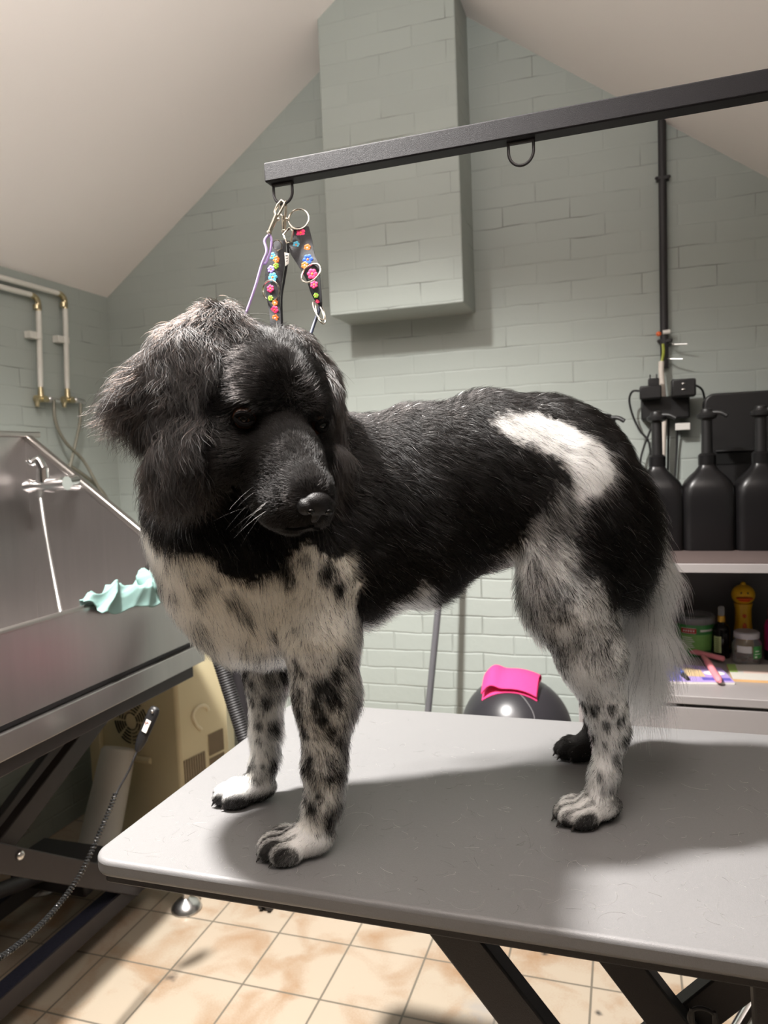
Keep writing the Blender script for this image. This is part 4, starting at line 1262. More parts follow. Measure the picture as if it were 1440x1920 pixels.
lw.build('jar_label', [M_GREEN, mat('pale_label', (0.55, 0.53, 0.54), 0.5, var=0.04), M_LBLWHITE], jar, label='green and white label')

mb_ = at_shelf((0.4181, 2.4422, 0.6614))
mg = thing('shampoo_bottle', 'dark magenta bottle cut off by the right edge of the photo, in the niche', 'bottle', mb_)
MB().lathe(mb_, [(0.026, 0), (0.028, 0.004), (0.028, 0.10), (0.022, 0.118), (0.014, 0.124)], 28).build('bottle', mat('magenta_plastic', (0.42, 0.02, 0.14), 0.3, var=0.08), mg)
MB().lathe(mb_ + V(0, 0, 0.124), [(0.018, 0), (0.018, 0.030), (0.014, 0.034)], 22).build('cap', mat('dark_red_cap', (0.12, 0.008, 0.02), 0.3), mg)
lw = MB(); wrap(lw, mb_, 0.0284, -80, -30, 0.0, 0.030); lw.build('dark_band', M_RUBBER, mg)

# flat things lying at the front of the shelf
def quad_on_shelf(p, z):
    return [V(q[0], q[1], CS + z) for q in p]


def slab(m, poly, z0, z1):
    return m.prism(quad_on_shelf(poly, z0), (0, 0, z1 - z0))


q1 = [(0.1031, 2.1370, 0.6614), (0.2737, 2.1587, 0.6614), (0.2554, 2.2994, 0.6614), (0.0921, 2.3278, 0.6614)]
book = thing('booklet', 'purple and blue picture booklet lying under the pink comb at the shelf front', 'booklet', V(q1[0][0], q1[0][1], CS))
slab(MB(), q1, 0.0004, 0.006).build('pages', mat('paper', (0.70, 0.66, 0.62), 0.7, var=0.05), book)


def lerp_quad(q, s, t, z):
    a = V(q[0]).lerp(V(q[1]), s); b = V(q[3]).lerp(V(q[2]), s)
    p = a.lerp(b, t)
    return V(p.x, p.y, CS + z)


def patch(m, q, s0, s1, t0, t1, z, th=0.0004):
    return m.prism([lerp_quad(q, s0, t0, z), lerp_quad(q, s1, t0, z), lerp_quad(q, s1, t1, z), lerp_quad(q, s0, t1, z)], (0, 0, th))


cv = MB()
patch(cv, q1, 0, 1, 0, 1, 0.0062)
cv.use(1); patch(cv, q1, 0.30, 0.62, 0.30, 0.72, 0.0067); cv.ball(lerp_quad(q1, 0.42, 0.62, 0.0072), (0.020, 0.030, 0.0006), 16, 6)
cv.use(2); patch(cv, q1, 0.55, 0.98, 0.10, 0.26, 0.0067); patch(cv, q1, 0.1, 0.3, 0.75, 0.95, 0.0067)
cv.use(3); cv.ball(lerp_quad(q1, 0.80, 0.55, 0.0072), (0.028, 0.022, 0.0006), 20, 6)
cv.use(4); patch(cv, q1, 0.02, 0.22, 0.05, 0.60, 0.0067); cv.ball(lerp_quad(q1, 0.80, 0.56, 0.0077), (0.012, 0.005, 0.0006), 12, 6)
cv.build('cover', [mat('violet_print', (0.40, 0.30, 0.62), 0.5, var=0.12), mat('tan_print', (0.62, 0.46, 0.26), 0.5, var=0.25, scale=60), mat('indigo_print', (0.12, 0.10, 0.42), 0.5, var=0.1), M_LBLWHITE, mat('deep_blue_print', (0.05, 0.06, 0.32), 0.5, var=0.1)], book)

q2 = [(0.2722, 2.1877, 0.6614), (0.4359, 2.1886, 0.6614), (0.4698, 2.3588, 0.6614), (0.2738, 2.3360, 0.6614)]
mg2 = thing('magazine', 'white magazine with an orange edge lying right of the purple booklet', 'magazine', V(q2[0][0], q2[0][1], CS))
slab(MB(), q2, 0.0004, 0.007).build('pages', mat('orange_edge', (0.66, 0.40, 0.18), 0.6, var=0.1), mg2)
cv = MB(); patch(cv, q2, 0, 1, 0, 1, 0.0072)
cv.use(1); patch(cv, q2, 0.0, 0.12, 0.45, 1.0, 0.0077)
cv.use(2); patch(cv, q2, 0.2, 0.7, 0.40, 0.55, 0.0077)
cv.build('cover', [mat('cream_paper', (0.55, 0.52, 0.47), 0.6, var=0.04), mat('leaf_green_print', (0.30, 0.45, 0.12), 0.6, var=0.2), mat('pale_pink_print', (0.68, 0.52, 0.45), 0.6, var=0.1)], mg2)

M_CPINK = mat('coral_pink_plastic', (0.82, 0.28, 0.32), 0.4, var=0.04)
c0_, c1_, cm2, c3_ = V((0.1706, 2.4506, 0.6614)), V((0.2678, 2.3578, 0.6614)), V((0.2150, 2.3841, 0.6614)), V((0.2338, 2.1322, 0.6614))
ck = thing('grooming_rake', 'pink T-shaped grooming rake lying on the purple booklet', 'comb', V(cm2.x, cm2.y, CS))
up_ = V(0, 0, 0.017)
MB().tube([c0_ + up_ + (c0_ - c1_) * 0.02, c0_ + up_, c1_ + up_, c1_ + up_ + (c1_ - c0_) * 0.02], [0.005, 0.0085, 0.0085, 0.005], 14).build('head', M_CPINK, ck)
MB().tube(spline([cm2 + up_ + V(0, -0.006, 0), cm2.lerp(c3_, 0.3) + V(0, 0, 0.019), cm2.lerp(c3_, 0.75) + V(0, 0, 0.016), c3_ + V(0, 0, 0.015)], 5), [0.007] * 5 + [0.0095] * 9 + [0.0085, 0.004], 14).build('handle', M_CPINK, ck)
tk = MB()
for k in range(14):
    p = c0_.lerp(c1_, (k + 0.5) / 14) + up_
    tk.tube([p + V(0, 0.006, 0), p + V(0, 0.022, -0.001)], [0.0011, 0.0006], 6)
tk.build('pins', M_DULLCHROME, ck)
hb0, hb1 = V((0.2161, 2.6061, 0.6614)), V((0.2945, 2.5094, 0.6614))
hbm = hb0.lerp(hb1, 0.5)
br_ = thing('hairbrush', 'oval hairbrush with upturned pale bristles behind the pink rake', 'brush', V(hbm.x, hbm.y, CS))
dbr = (hb1 - hb0).normalized()
rot = Matrix.Rotation(math.atan2(dbr.y, dbr.x), 3, 'Z')
MB().ball(V(hbm.x, hbm.y, CS + 0.008), (0.048, 0.025, 0.0072), 28, 12, rot=rot).build('pad', mat('dark_brush_pad', (0.10, 0.085, 0.075), 0.5, var=0.2), br_)
MB().tube([V(hb1.x, hb1.y, CS + 0.008), V(hb1.x, hb1.y, CS + 0.008) + dbr * 0.06], [0.008, 0.006], 12).build('handle', M_BLACKPLASTIC, br_)
bt = MB()
for i in range(15):
    for j in range(7):
        u, v = (i / 14 - 0.5) * 2, (j / 6 - 0.5) * 2
        if u * u + v * v > 0.95: continue
        p = V(hbm.x, hbm.y, CS + 0.013) + rot @ V(u * 0.043, v * 0.021, 0)
        bt.tube([p, p + V(0, 0, 0.016)], 0.0011, 5)
tag(bt.build('bristles', mat('pale_bristles', (0.75, 0.70, 0.58), 0.4), br_), kind='stuff')
w0, w1 = V((0.1248, 2.2766, 0.6614)), V((0.1557, 2.1516, 0.6614))
bl = thing('dog_comb', 'blue and black handled comb lying over the left corner of the booklet', 'comb', V(w1.x, w1.y, CS))
MB().tube([w0 + V(0, 0, 0.0145), w0.lerp(w1, 0.6) + V(0, 0, 0.0145), w1.lerp(w0, 0.3) + V(0, 0, 0.013)], [0.006, 0.0075, 0.006], 12).build('blue_grip', mat('blue_plastic', (0.05, 0.10, 0.42), 0.35, var=0.1), bl)
MB().tube([w1.lerp(w0, 0.3) + V(0, 0, 0.013), w1 + V(0, 0, 0.012)], [0.0065, 0.005], 12).build('tip', M_RUBBER, bl)

# ------------------------------------------------------------------ wiring on the back wall
cdx = (0.1294, 2.5850, 2.3169); cdl = (0.1277, 2.5850, 1.5620)
cz = RIDGE_Z - 0.728 * (cdx[0] - RIDGE_X)
cd = thing('cable_conduit', 'black cable conduit running up the back wall to the sloping ceiling', 'conduit', (cdx[0], YB, cdl[2]))
MB().tube([(cdx[0], 2.584, cz - 0.004), (cdl[0], 2.584, cdl[2])], 0.0125, 16).build('tube', M_BLACKMETAL, cd)
for py in ((0.1304, 2.5850, 2.1537)[2], (0.1272, 2.5850, 1.6467)[2]):
    MB().box((cdx[0] - 0.020, 2.572, py - 0.006), (cdx[0] + 0.020, 2.5985, py + 0.006)).ball((cdx[0] - 0.019, 2.573, py), 0.005, 10, 8).ball((cdx[0] + 0.019, 2.573, py), 0.005, 10, 8).build('clamp', M_BLACKMETAL, cd, bevel=0.002)
sw = V((0.1108, 2.5700, 1.6696)); sw2 = V((0.1332, 2.5700, 1.6726))
MB().ball(sw, (0.0085, 0.006, 0.008), 12, 8).build('orange_clip', mat('orange_wire_nut', (0.65, 0.12, 0.03), 0.4), cd)
MB().tube([sw2 - V(0.010, 0, 0), sw2 + V(0.012, 0, 0.001)], 0.007, 12).build('white_clip', M_WHITEPLASTIC, cd)
gy = [(0.1233, 2.5720, 1.6368), (0.1243, 2.5680, 1.6110), (0.1209, 2.5680, 1.5911), (0.1174, 2.5660, 1.5743)]
MB().tube(spline(gy, 5), 0.0045, 8).build('earth_wire', mat('yellow_green_wire', (0.32, 0.36, 0.03), 0.4), cd)
wc = [(0.1173, 2.5620, 1.5806), (0.1165, 2.5560, 1.5430), (0.1203, 2.5500, 1.4833), (0.1242, 2.5500, 1.4157), (0.1203, 2.5500, 1.3567), (0.1176, 2.5500, 1.2718), (0.1154, 2.5500, 1.1005)]
wco = MB().tube(spline(wc, 6), 0.0085, 12).build('taped_cable', mat('white_tape', (0.62, 0.56, 0.50), 0.5, var=0.12, scale=60, bump=0.3), cd, label='white taped cable')
for i_, (hx, hy, ex) in enumerate(((1250,645,1289), (1246,672,1280))):
    a_ = V(hx, 0, 0)
hk_ = [((0.1388, 2.5960, 1.6353), (0.1527, 2.5600, 1.6311), (0.1939, 2.5450, 1.6272)), ((0.1319, 2.5960, 1.5934), (0.1427, 2.5600, 1.5868), (0.1794, 2.5450, 1.5821))]
for k, (a_, b_, c_) in enumerate(hk_):
    o = MB().tube([a_, b_, c_], 0.0022, 8).ball(b_, 0.0045 if k == 0 else 0.003, 10, 8).build('wall_hook', M_DULLCHROME)
    tag(o, ('upper' if k == 0 else 'lower') + ' thin metal hook sticking out beside the black conduit', 'hook', 'hooks beside the conduit')


def wbox(a, b, d0, d1):
    """box between two corner points given on the wall, from depth d0 to d1"""
    return ((a[0], d0, b[2]), (b[0], d1, a[2]))


st_ = wbox((0.0539, 2.5300, 1.4677), (0.1981, 2.5300, 1.3973), 2.53, 2.598)
ps = thing('socket_block', 'black double wall socket block with adapters, beside the taped cable', 'socket', V((st_[0][0] + st_[1][0]) / 2, 2.598, st_[0][2]))
MB().box(*st_).build('socket_body', M_BLACKPLASTIC, ps, bevel=0.005)
ad1 = wbox((0.0490, 2.5000, 1.5010), (0.1130, 2.5000, 1.4603), 2.48, 2.53)
a1o = thing('power_adapter', 'black power adapter with two pins up, left of the taped cable', 'adapter', V(ad1[0][0], 2.53, ad1[0][2]), 'power adapters on the wall socket')
MB().box(*ad1).build('casing', M_BLACKPLASTIC, a1o, bevel=0.004)
adp = wbox((0.0746, 2.5000, 1.5241), (0.1072, 2.5000, 1.4937), 2.49, 2.525)
MB().box(*adp).build('plug', M_BLACKPLASTIC, a1o, bevel=0.003)
for px in ((0.0812, 2.5050, 1.5324), (0.1001, 2.5050, 1.5327)):
    MB().tube([V(px) - V(0, 0, 0.012), V(px) + V(0, 0, 0.004)], 0.002, 8).build('pin', M_BLACKMETAL, a1o)
ad2 = wbox((0.1417, 2.5000, 1.5144), (0.2117, 2.5000, 1.4607), 2.47, 2.53)
a2o = thing('power_adapter', 'black power adapter with two shiny screws, right of the taped cable', 'adapter', V(ad2[0][0], 2.53, ad2[0][2]), 'power adapters on the wall socket')
MB().box(*ad2).build('casing', M_BLACKPLASTIC, a2o, bevel=0.005)
for px in ((0.1747, 2.4680, 1.4996), (0.1745, 2.4680, 1.4819)):
    MB().ball(V(px), (0.006, 0.003, 0.003), 10, 8).build('screw', M_CHROME, a2o)
wt = wbox((0.1561, 2.5600, 1.3822), (0.2001, 2.5600, 1.3597), 2.55, 2.566)
M_CORD = M_RUBBER
cbl = [[(0.0508, 2.5200, 1.4890), (0.0285, 2.5350, 1.4899), (0.0185, 2.5500, 1.4644), (0.0277, 2.5650, 1.4167), (0.0499, 2.5700, 1.3640), (0.0755, 2.5700, 1.3284), (0.0843, 2.5700, 1.2556)],
       [(0.0923, 2.5600, 1.3958), (0.0757, 2.5650, 1.3506), (0.0588, 2.5700, 1.3049), (0.0483, 2.5700, 1.2569), (0.0401, 2.5700, 1.1526)],
       [(0.1379, 2.5700, 1.4073), (0.1360, 2.5850, 1.3223), (0.1332, 2.5850, 1.2190), (0.1284, 2.5850, 1.0975)],
       [(0.1633, 2.5750, 1.3721), (0.1616, 2.5850, 1.3041), (0.1558, 2.5850, 1.2183), (0.1479, 2.5850, 1.0972)],
       [(0.2113, 2.5100, 1.4957), (0.2307, 2.5400, 1.4870), (0.2416, 2.5600, 1.4645), (0.2521, 2.5800, 1.3846), (0.2575, 2.5800, 1.2830)]]
lbs = ['black wire looping left from the pinned adapter', 'black wire running down left from under the socket block', 'black wire hanging straight beside the taped cable', 'black wire hanging under the white tag', 'black wire curving from the right adapter behind the plastic case']
for k, pts in enumerate(cbl):
    root = MB().tube(spline(pts, 7), 0.0034, 8).build('wall_wire', M_CORD)
    tag(root, lbs[k], 'cord', 'cords at the wall socket')
    if k == 3:
        MB().box(*wt).build('white_tag', M_WHITEPLASTIC, root, bevel=0.002, label='white plastic tag')

# chrome stool behind the table legs, bottom right
so = V((0.2096, 1.5200, 0.1981))
sf = (0.2286, 1.6969, 0.0500)
stl = thing('stool', 'chrome stool base behind the table legs at the bottom right', 'stool', (0.36, 1.62, 0))
t0_, t1_ = V((0.2367, 1.5000, 0.2637)), V((0.1944, 1.4500, 0.2217))
dt = (t1_ - t0_).normalized()
f_ = (t1_.z - 0.03) / -dt.z
MB().tube([t0_ - dt * 0.05, t1_, t1_ + dt * f_], 0.019, 18).build('leg', M_CHROME, stl)
hub_ = t0_ - dt * 0.05
for sx, sy in ((0.26, 0.20), (0.30, -0.14)):
    MB().tube([hub_, (hub_.x + sx, hub_.y + sy, 0.03)], 0.019, 18).build('leg', M_CHROME, stl)
MB().tube([hub_ + V(0, 0, -0.02), (hub_.x, hub_.y, 0.50)], 0.022, 18).build('column', M_CHROME, stl)
MB().lathe((hub_.x, hub_.y, 0.50), [(0.15, 0), (0.165, 0.01), (0.165, 0.05), (0.14, 0.06)], 32).build('seat', M_BLACKPLASTIC, stl, bevel=0.004)

# ------------------------------------------------------------------ the dog
# dog frame: u towards its chest, v towards its left side, w up from the tabletop
DOG_O = V(-0.2775, 1.0075, TZ)
DOG_M = Matrix(((-0.886085, 0.463524, 0, DOG_O.x), (-0.463524, -0.886085, 0, DOG_O.y), (0, 0, 1, DOG_O.z), (0, 0, 0, 1)))


def nrm(a):
    return a / np.maximum(1e-9, np.linalg.norm(a, axis=-1, keepdims=True))


# head pose
HC = np.array([0.2165, 0.1010, 0.5700]); HS = 1.34
_yw, _pt, _rl = np.radians(20.0), np.radians(24.0), np.radians(5.2)
_fh = np.array([-np.sin(_yw), np.cos(_yw), 0.0])
_l0 = np.cross([0, 0, 1.0], _fh)
HF = np.cos(_pt) * _fh - np.sin(_pt) * np.array([0, 0, 1.0])
_u0 = np.cross(HF, _l0)
HL = np.cos(_rl) * _l0 - np.sin(_rl) * _u0
HU = np.cross(HF, HL)
HA = np.array([HF, HL, HU])             # rows: head axes in the dog frame


def hd(x, y, z):
    return HC + HS * (np.array([x, y, z]) @ HA)


PR = []                                  # implicit primitives


def ell(c, r, group, k=0.03, rot=None):
    PR.append(('e', np.array(c, float), np.array(r, float), rot, group, k))


def cone(a, b, ra, rb, group, k=0.02, n=None, sq=1.0):
    PR.append(('c', np.array(a, float), np.array(b, float), ra, rb, group, k))


def chain(pts, group, k=0.02):
    for (a, ra), (b, rb) in zip(pts[:-1], pts[1:]): cone(a, b, ra, rb, group, k)


def hell(c, r, group, k=0.012, yaw=0.0, roll=0.0, pitch=0.0):
    cy, sy = math.cos(yaw), math.sin(yaw)
    Rz = np.array([[cy, sy, 0], [-sy, cy, 0], [0, 0, 1]])
    cr, sr = math.cos(roll), math.sin(roll)
    Rx = np.array([[1, 0, 0], [0, cr, sr], [0, -sr, cr]])
    cp, sp = math.cos(pitch), math.sin(pitch)
    Ry = np.array([[cp, 0, -sp], [0, 1, 0], [sp, 0, cp]])
    ell(hd(*c), np.array(r) * HS, group, k * HS, rot=(Ry @ Rx @ Rz) @ HA)


# trunk
for (u, w, ru, rv, rw) in ((0.265, 0.410, 0.080, 0.090, 0.130), (0.205, 0.410, 0.10, 0.112, 0.158), (0.10, 0.418, 0.10, 0.118, 0.146), (0.0, 0.436, 0.10, 0.116, 0.138), (-0.10, 0.466, 0.10, 0.104, 0.124), (-0.185, 0.478, 0.09, 0.098, 0.104), (-0.235, 0.464, 0.08, 0.092, 0.092)):
    ell((u, 0, w), (ru, rv, rw), 'trunk', 0.035)
ell((0.288, 0.0, 0.395), (0.067, 0.078, 0.115), 'chest', 0.03)
ell((0.315, -0.025, 0.445), (0.055, 0.060, 0.085), 'chest', 0.03)
ell((0.225, 0.0, 0.296), (0.085, 0.070, 0.066), 'chest', 0.03)
# neck
chain([((0.175, 0.0, 0.46), 0.112), ((0.225, 0.015, 0.53), 0.092), (hd(-0.055, 0, -0.005), 0.078), (hd(-0.02, 0, -0.01), 0.07)], 'neck', 0.03)
chain([((0.27, 0.02, 0.42), 0.075), (hd(-0.01, 0, -0.05), 0.060)], 'neck', 0.03)
# front legs (near side is +v)
ell((0.155, 0.078, 0.345), (0.060, 0.045, 0.100), 'foreleg', 0.03)
chain([((0.150, 0.088, 0.275), 0.046), ((0.148, 0.092, 0.205), 0.037), ((0.155, 0.092, 0.110), 0.0225), ((0.158, 0.092, 0.068), 0.0185), ((0.170, 0.092, 0.036), 0.019)], 'foreleg', 0.02)
ell((0.215, -0.075, 0.335), (0.055, 0.042, 0.095), 'foreleg', 0.03)
chain([((0.215, -0.078, 0.265), 0.044), ((0.220, -0.080, 0.195), 0.030), ((0.227, -0.080, 0.105), 0.0190), ((0.230, -0.080, 0.062), 0.0165), ((0.240, -0.080, 0.034), 0.018)], 'foreleg', 0.02)
# hind legs
ell((-0.215, 0.070, 0.405), (0.092, 0.048, 0.105), 'thigh', 0.03)
ell((-0.252, 0.060, 0.370), (0.066, 0.048, 0.095), 'thigh', 0.03)
ell((-0.178, 0.088, 0.320), (0.062, 0.042, 0.072), 'thigh', 0.03)
chain([((-0.185, 0.092, 0.300), 0.055), ((-0.210, 0.098, 0.225), 0.042), ((-0.228, 0.100, 0.150), 0.0235), ((-0.234, 0.100, 0.115), 0.0190), ((-0.224, 0.100, 0.065), 0.0160), ((-0.214, 0.100, 0.034), 0.018)], 'hindleg', 0.02)
ell((-0.246, 0.100, 0.122), (0.013, 0.012, 0.016), 'hindleg', 0.012)
ell((-0.245, -0.065, 0.405), (0.080, 0.046, 0.100), 'thigh', 0.03)
ell((-0.268, -0.060, 0.360), (0.055, 0.046, 0.095), 'thigh', 0.03)
ell((-0.245, -0.085, 0.310), (0.052, 0.040, 0.070), 'thigh', 0.03)
chain([((-0.255, -0.095, 0.290), 0.050), ((-0.295, -0.100, 0.220), 0.038), ((-0.330, -0.103, 0.145), 0.026), ((-0.335, -0.103, 0.112), 0.022), ((-0.318, -0.104, 0.062), 0.019), ((-0.306, -0.105, 0.032), 0.020)], 'hindleg', 0.02)
# tail
chain([((-0.272, 0.0, 0.478), 0.034), ((-0.315, 0.010, 0.412), 0.026), ((-0.328, 0.022, 0.325), 0.021), ((-0.320, 0.032, 0.235), 0.015), ((-0.308, 0.035, 0.170), 0.010)], 'tail', 0.02)
# paws
PAWS = [((0.190, 0.092), 0.0, 1.0, 'paw'), ((0.257, -0.080), 0.0, 0.95, 'paw'), ((-0.203, 0.100), 0.0, 0.95, 'hindpaw'), ((-0.290, -0.105), 0.0, 0.95, 'hindpaw')]
CLAWS = []
for (pu, pv), pa, ps, pg in PAWS:
    ell((pu - 0.010, pv, 0.020), (0.036 * ps, 0.026 * ps, 0.021 * ps), pg, 0.008)
    for k, (tv, tu, ta) in enumerate(((-0.024, 0.018, -0.30), (-0.0085, 0.033, -0.08), (0.0085, 0.033, 0.08), (0.024, 0.018, 0.30))):
        ell((pu + tu * ps, pv + tv * ps, 0.0145 * ps), (0.022 * ps, 0.0105 * ps, 0.0175 * ps), pg, 0.002)
        CLAWS.append((pu + (tu + 0.0165) * ps, pv + (tv + 0.004 * ta) * ps, 0.0085))
# head
hell((-0.008, 0, 0.010), (0.072, 0.060, 0.058), 'skull', 0.012)
hell((0.025, 0, 0.020), (0.042, 0.046, 0.036), 'skull', 0.012)
for s in (-1, 1):
    hell((0.046, s * 0.025, 0.024), (0.022, 0.018, 0.012), 'skull', 0.010)
    hell((0.028, s * 0.036, -0.028), (0.046, 0.022, 0.034), 'skull', 0.014)
hell((0.075, 0, -0.016), (0.042, 0.032, 0.032), 'muzzle', 0.014)
hell((0.105, 0, -0.0245), (0.042, 0.0255, 0.0270), 'muzzle', 0.012)
hell((0.130, 0, -0.0300), (0.024, 0.0225, 0.0235), 'muzzle', 0.010)
for s in (-1, 1):
    hell((0.098, s * 0.0175, -0.043), (0.042, 0.0140, 0.0215), 'muzzle', 0.008)
hell((0.078, 0, -0.060), (0.050, 0.0215, 0.014), 'muzzle', 0.006)
# hanging ears: head axes tilted so they fall straight down
EARS = []
for s in (-1, 1):
    e0 = hd(-0.028, s * 0.036, 0.062 if s < 0 else 0.046); e1 = hd(-0.022, s * (0.070 if s < 0 else 0.062), 0.040 if s < 0 else 0.026)
    dn = np.array([0, 0, -1.0]); out = HL * s
    g = 'ear_r' if s < 0 else 'ear_l'
    cone(e0, e1, 0.024, 0.022, g, 0.026)
    ax_w = nrm(-HF * 0.75 + out * (0.65 if s < 0 else 0.25)); ax_n = nrm(np.cross(ax_w, dn)); 
    R_ = np.array([ax_w, ax_n, dn])
    c1 = e1 + dn * 0.048 + out * (0.014 if s < 0 else 0.008)
    ell(c1, (0.050, 0.016, 0.060), g, 0.018, rot=R_)
    c2 = e1 + dn * 0.118 + out * (0.008 if s < 0 else 0.006) + HF * 0.016
    ell(c2, (0.037, 0.013, 0.047), g, 0.012, rot=R_)
    EARS.append((e0, e1, c1, c2, out, ax_w, ax_n))


def prim_sdf(p, X):
    if p[0] == 'e':
        q = X - p[1]
        if p[3] is not None: q = q @ p[3].T.astype(X.dtype)
        r = p[2].astype(X.dtype)
        k0 = np.sqrt(((q / r) ** 2).sum(-1)); k1 = np.sqrt(((q / (r * r)) ** 2).sum(-1))
        return k0 * (k0 - 1) / np.maximum(k1, 1e-6)
    a, b, ra, rb = p[1], p[2], p[3], p[4]
    ab = (b - a).astype(X.dtype); q = X - a.astype(X.dtype)
    t = np.clip((q @ ab) / (ab @ ab), 0, 1)
    return np.sqrt(((q - t[..., None] * ab) ** 2).sum(-1)) - (ra + (rb - ra) * t)


H_ = 0.0042
LO = np.array([-0.47, -0.20, -0.012]); HI = np.array([0.47, 0.36, 0.76])
DIM = np.ceil((HI - LO) / H_).astype(int)
D = np.full(DIM, 0.06, np.float32)
for p in PR:
    if p[0] == 'e':
        rm = float(np.max(p[2])) if p[3] is not None else p[2]
        lo, hi = p[1] - rm, p[1] + rm
        kk_ = p[5]
    else:
        lo = np.minimum(p[1] - p[3], p[2] - p[4]); hi = np.maximum(p[1] + p[3], p[2] + p[4]); kk_ = p[6]
    m_ = 0.03 + kk_
    i0 = np.clip(((lo - m_ - LO) / H_).astype(int), 0, DIM - 1); i1 = np.clip(((hi + m_ - LO) / H_).astype(int) + 2, 1, DIM)
    axs = [(LO[a] + H_ * np.arange(i0[a], i1[a])).astype(np.float32) for a in range(3)]
    X = np.stack(np.meshgrid(*axs, indexing='ij'), -1)
    d = prim_sdf(p, X)
    sl = tuple(slice(i0[a], i1[a]) for a in range(3))
    o = D[sl]
    hh_ = np.maximum(kk_ - np.abs(o - d), 0) / kk_
    D[sl] = np.minimum(o, d) - hh_ * hh_ * kk_ * 0.25
# eye sockets
for s in (-1, 1):
    c = hd(0.0635, s * 0.0350, 0.0085)
    i0 = ((c - 0.04 - LO) / H_).astype(int); i1 = ((c + 0.04 - LO) / H_).astype(int)
    axs = [(LO[a] + H_ * np.arange(i0[a], i1[a])).astype(np.float32) for a in range(3)]
    X = np.stack(np.meshgrid(*axs, indexing='ij'), -1)
    d = np.sqrt(((X - c) ** 2).sum(-1)) - 0.0105 * HS
    sl = tuple(slice(i0[a], i1[a]) for a in range(3))
    o = D[sl]; kk_ = 0.008
    hh_ = np.maximum(kk_ - np.abs(o + d), 0) / kk_
    D[sl] = np.maximum(o, -d) + hh_ * hh_ * kk_ * 0.25
# flat soles on the table
zz_ = (LO[2] + H_ * np.arange(DIM[2])).astype(np.float32)
D = np.maximum(D, (0.0012 - zz_)[None, None, :])


def surface_nets(D):
    nx, ny, nz = D.shape
    ins = D < 0
    cnt = np.zeros((nx - 1, ny - 1, nz - 1), np.uint8)
    c8 = [(i, j, k) for i in (0, 1) for j in (0, 1) for k in (0, 1)]
    sub = lambda A, c: A[c[0]:nx - 1 + c[0], c[1]:ny - 1 + c[1], c[2]:nz - 1 + c[2]]
    for c in c8: cnt += sub(ins, c)
    cells = np.argwhere((cnt > 0) & (cnt < 8))
    idx = -np.ones((nx - 1, ny - 1, nz - 1), np.int64)
    idx[tuple(cells.T)] = np.arange(len(cells))
    acc = np.zeros((len(cells), 3)); num = np.zeros(len(cells))
    for a in c8:
        for ax in range(3):
            if a[ax] == 1: continue
            b = list(a); b[ax] = 1
            da = D[tuple((cells + a).T)]; db = D[tuple((cells + b).T)]
            cr = (da < 0) != (db < 0)
            t = np.where(cr, da / np.where(cr, da - db, 1), 0)
            pt = np.array(a, float)[None, :] + np.zeros((len(cells), 3)); pt[:, ax] = t
            acc += pt * cr[:, None]; num += cr
    verts = LO + H_ * (cells + acc / num[:, None])
    faces = []
    for ax in range(3):
        o1, o2 = [(1, 2), (2, 0), (0, 1)][ax]
        A = ins; 
        sa = [slice(None)] * 3; sb = [slice(None)] * 3
        sa[ax] = slice(0, -1); sb[ax] = slice(1, None)
        ch = A[tuple(sa)] != A[tuple(sb)]
        e = np.argwhere(ch)
        ok = (e[:, o1] > 0) & (e[:, o2] > 0) & (e[:, o1] < D.shape[o1] - 1) & (e[:, o2] < D.shape[o2] - 1)
        e = e[ok]
        def cell(d1, d2):
            q = e.copy(); q[:, o1] += d1; q[:, o2] += d2
            return idx[tuple(q.T)]
        quad = np.stack([cell(-1, -1), cell(0, -1), cell(0, 0), cell(-1, 0)], 1)
        first_in = A[tuple(e.T)]
        quad[~first_in] = quad[~first_in][:, ::-1]
        faces.append(quad)
    return verts, np.concatenate(faces)


VT, FT = surface_nets(D)
# light smoothing
E_ = np.concatenate([FT[:, [0, 1]], FT[:, [1, 2]], FT[:, [2, 3]], FT[:, [3, 0]]])
for it in range(3):
    s_ = np.zeros_like(VT); c_ = np.zeros(len(VT))
    for a, b in ((0, 1), (1, 0)):
        for ax in range(3): s_[:, ax] += np.bincount(E_[:, a], VT[E_[:, b], ax], len(VT))
        c_ += np.bincount(E_[:, a], minlength=len(VT))
    VT = 0.5 * VT + 0.5 * s_ / c_[:, None]
VT[:, 2] = np.maximum(VT[:, 2], 0.0008)


def sdf_all(X, groups=None):
    out = {}
    for p in PR:
        g = p[4] if p[0] == 'e' else p[5]
        d = prim_sdf(p, X)
        out[g] = np.minimum(out[g], d) if g in out else d
    return out


# ---- hash noise
def vnoise(X, scale, seed=0):
    P = X * scale + seed * 17.31
    i = np.floor(P).astype(np.int64); f = P - i; f = f * f * (3 - 2 * f)
    def hsh(a, b, c):
        n = (a * 374761393 + b * 668265263 + c * 2147483647 + seed * 974711) & 0xffffffff
        n = ((n ^ (n >> 13)) * 1274126177) & 0xffffffff
        return ((n ^ (n >> 16)) & 0xffff) / 65535.0
    r = 0
    for dx in (0, 1):
        for dy in (0, 1):
            for dz in (0, 1):
                w = (f[..., 0] if dx else 1 - f[..., 0]) * (f[..., 1] if dy else 1 - f[..., 1]) * (f[..., 2] if dz else 1 - f[..., 2])
                r = r + w * hsh(i[..., 0] + dx, i[..., 1] + dy, i[..., 2] + dz)
    return r


def vec_noise(X, scale, seed):
    return np.stack([vnoise(X, scale, seed), vnoise(X, scale, seed + 1), vnoise(X, scale, seed + 2)], -1) * 2 - 1


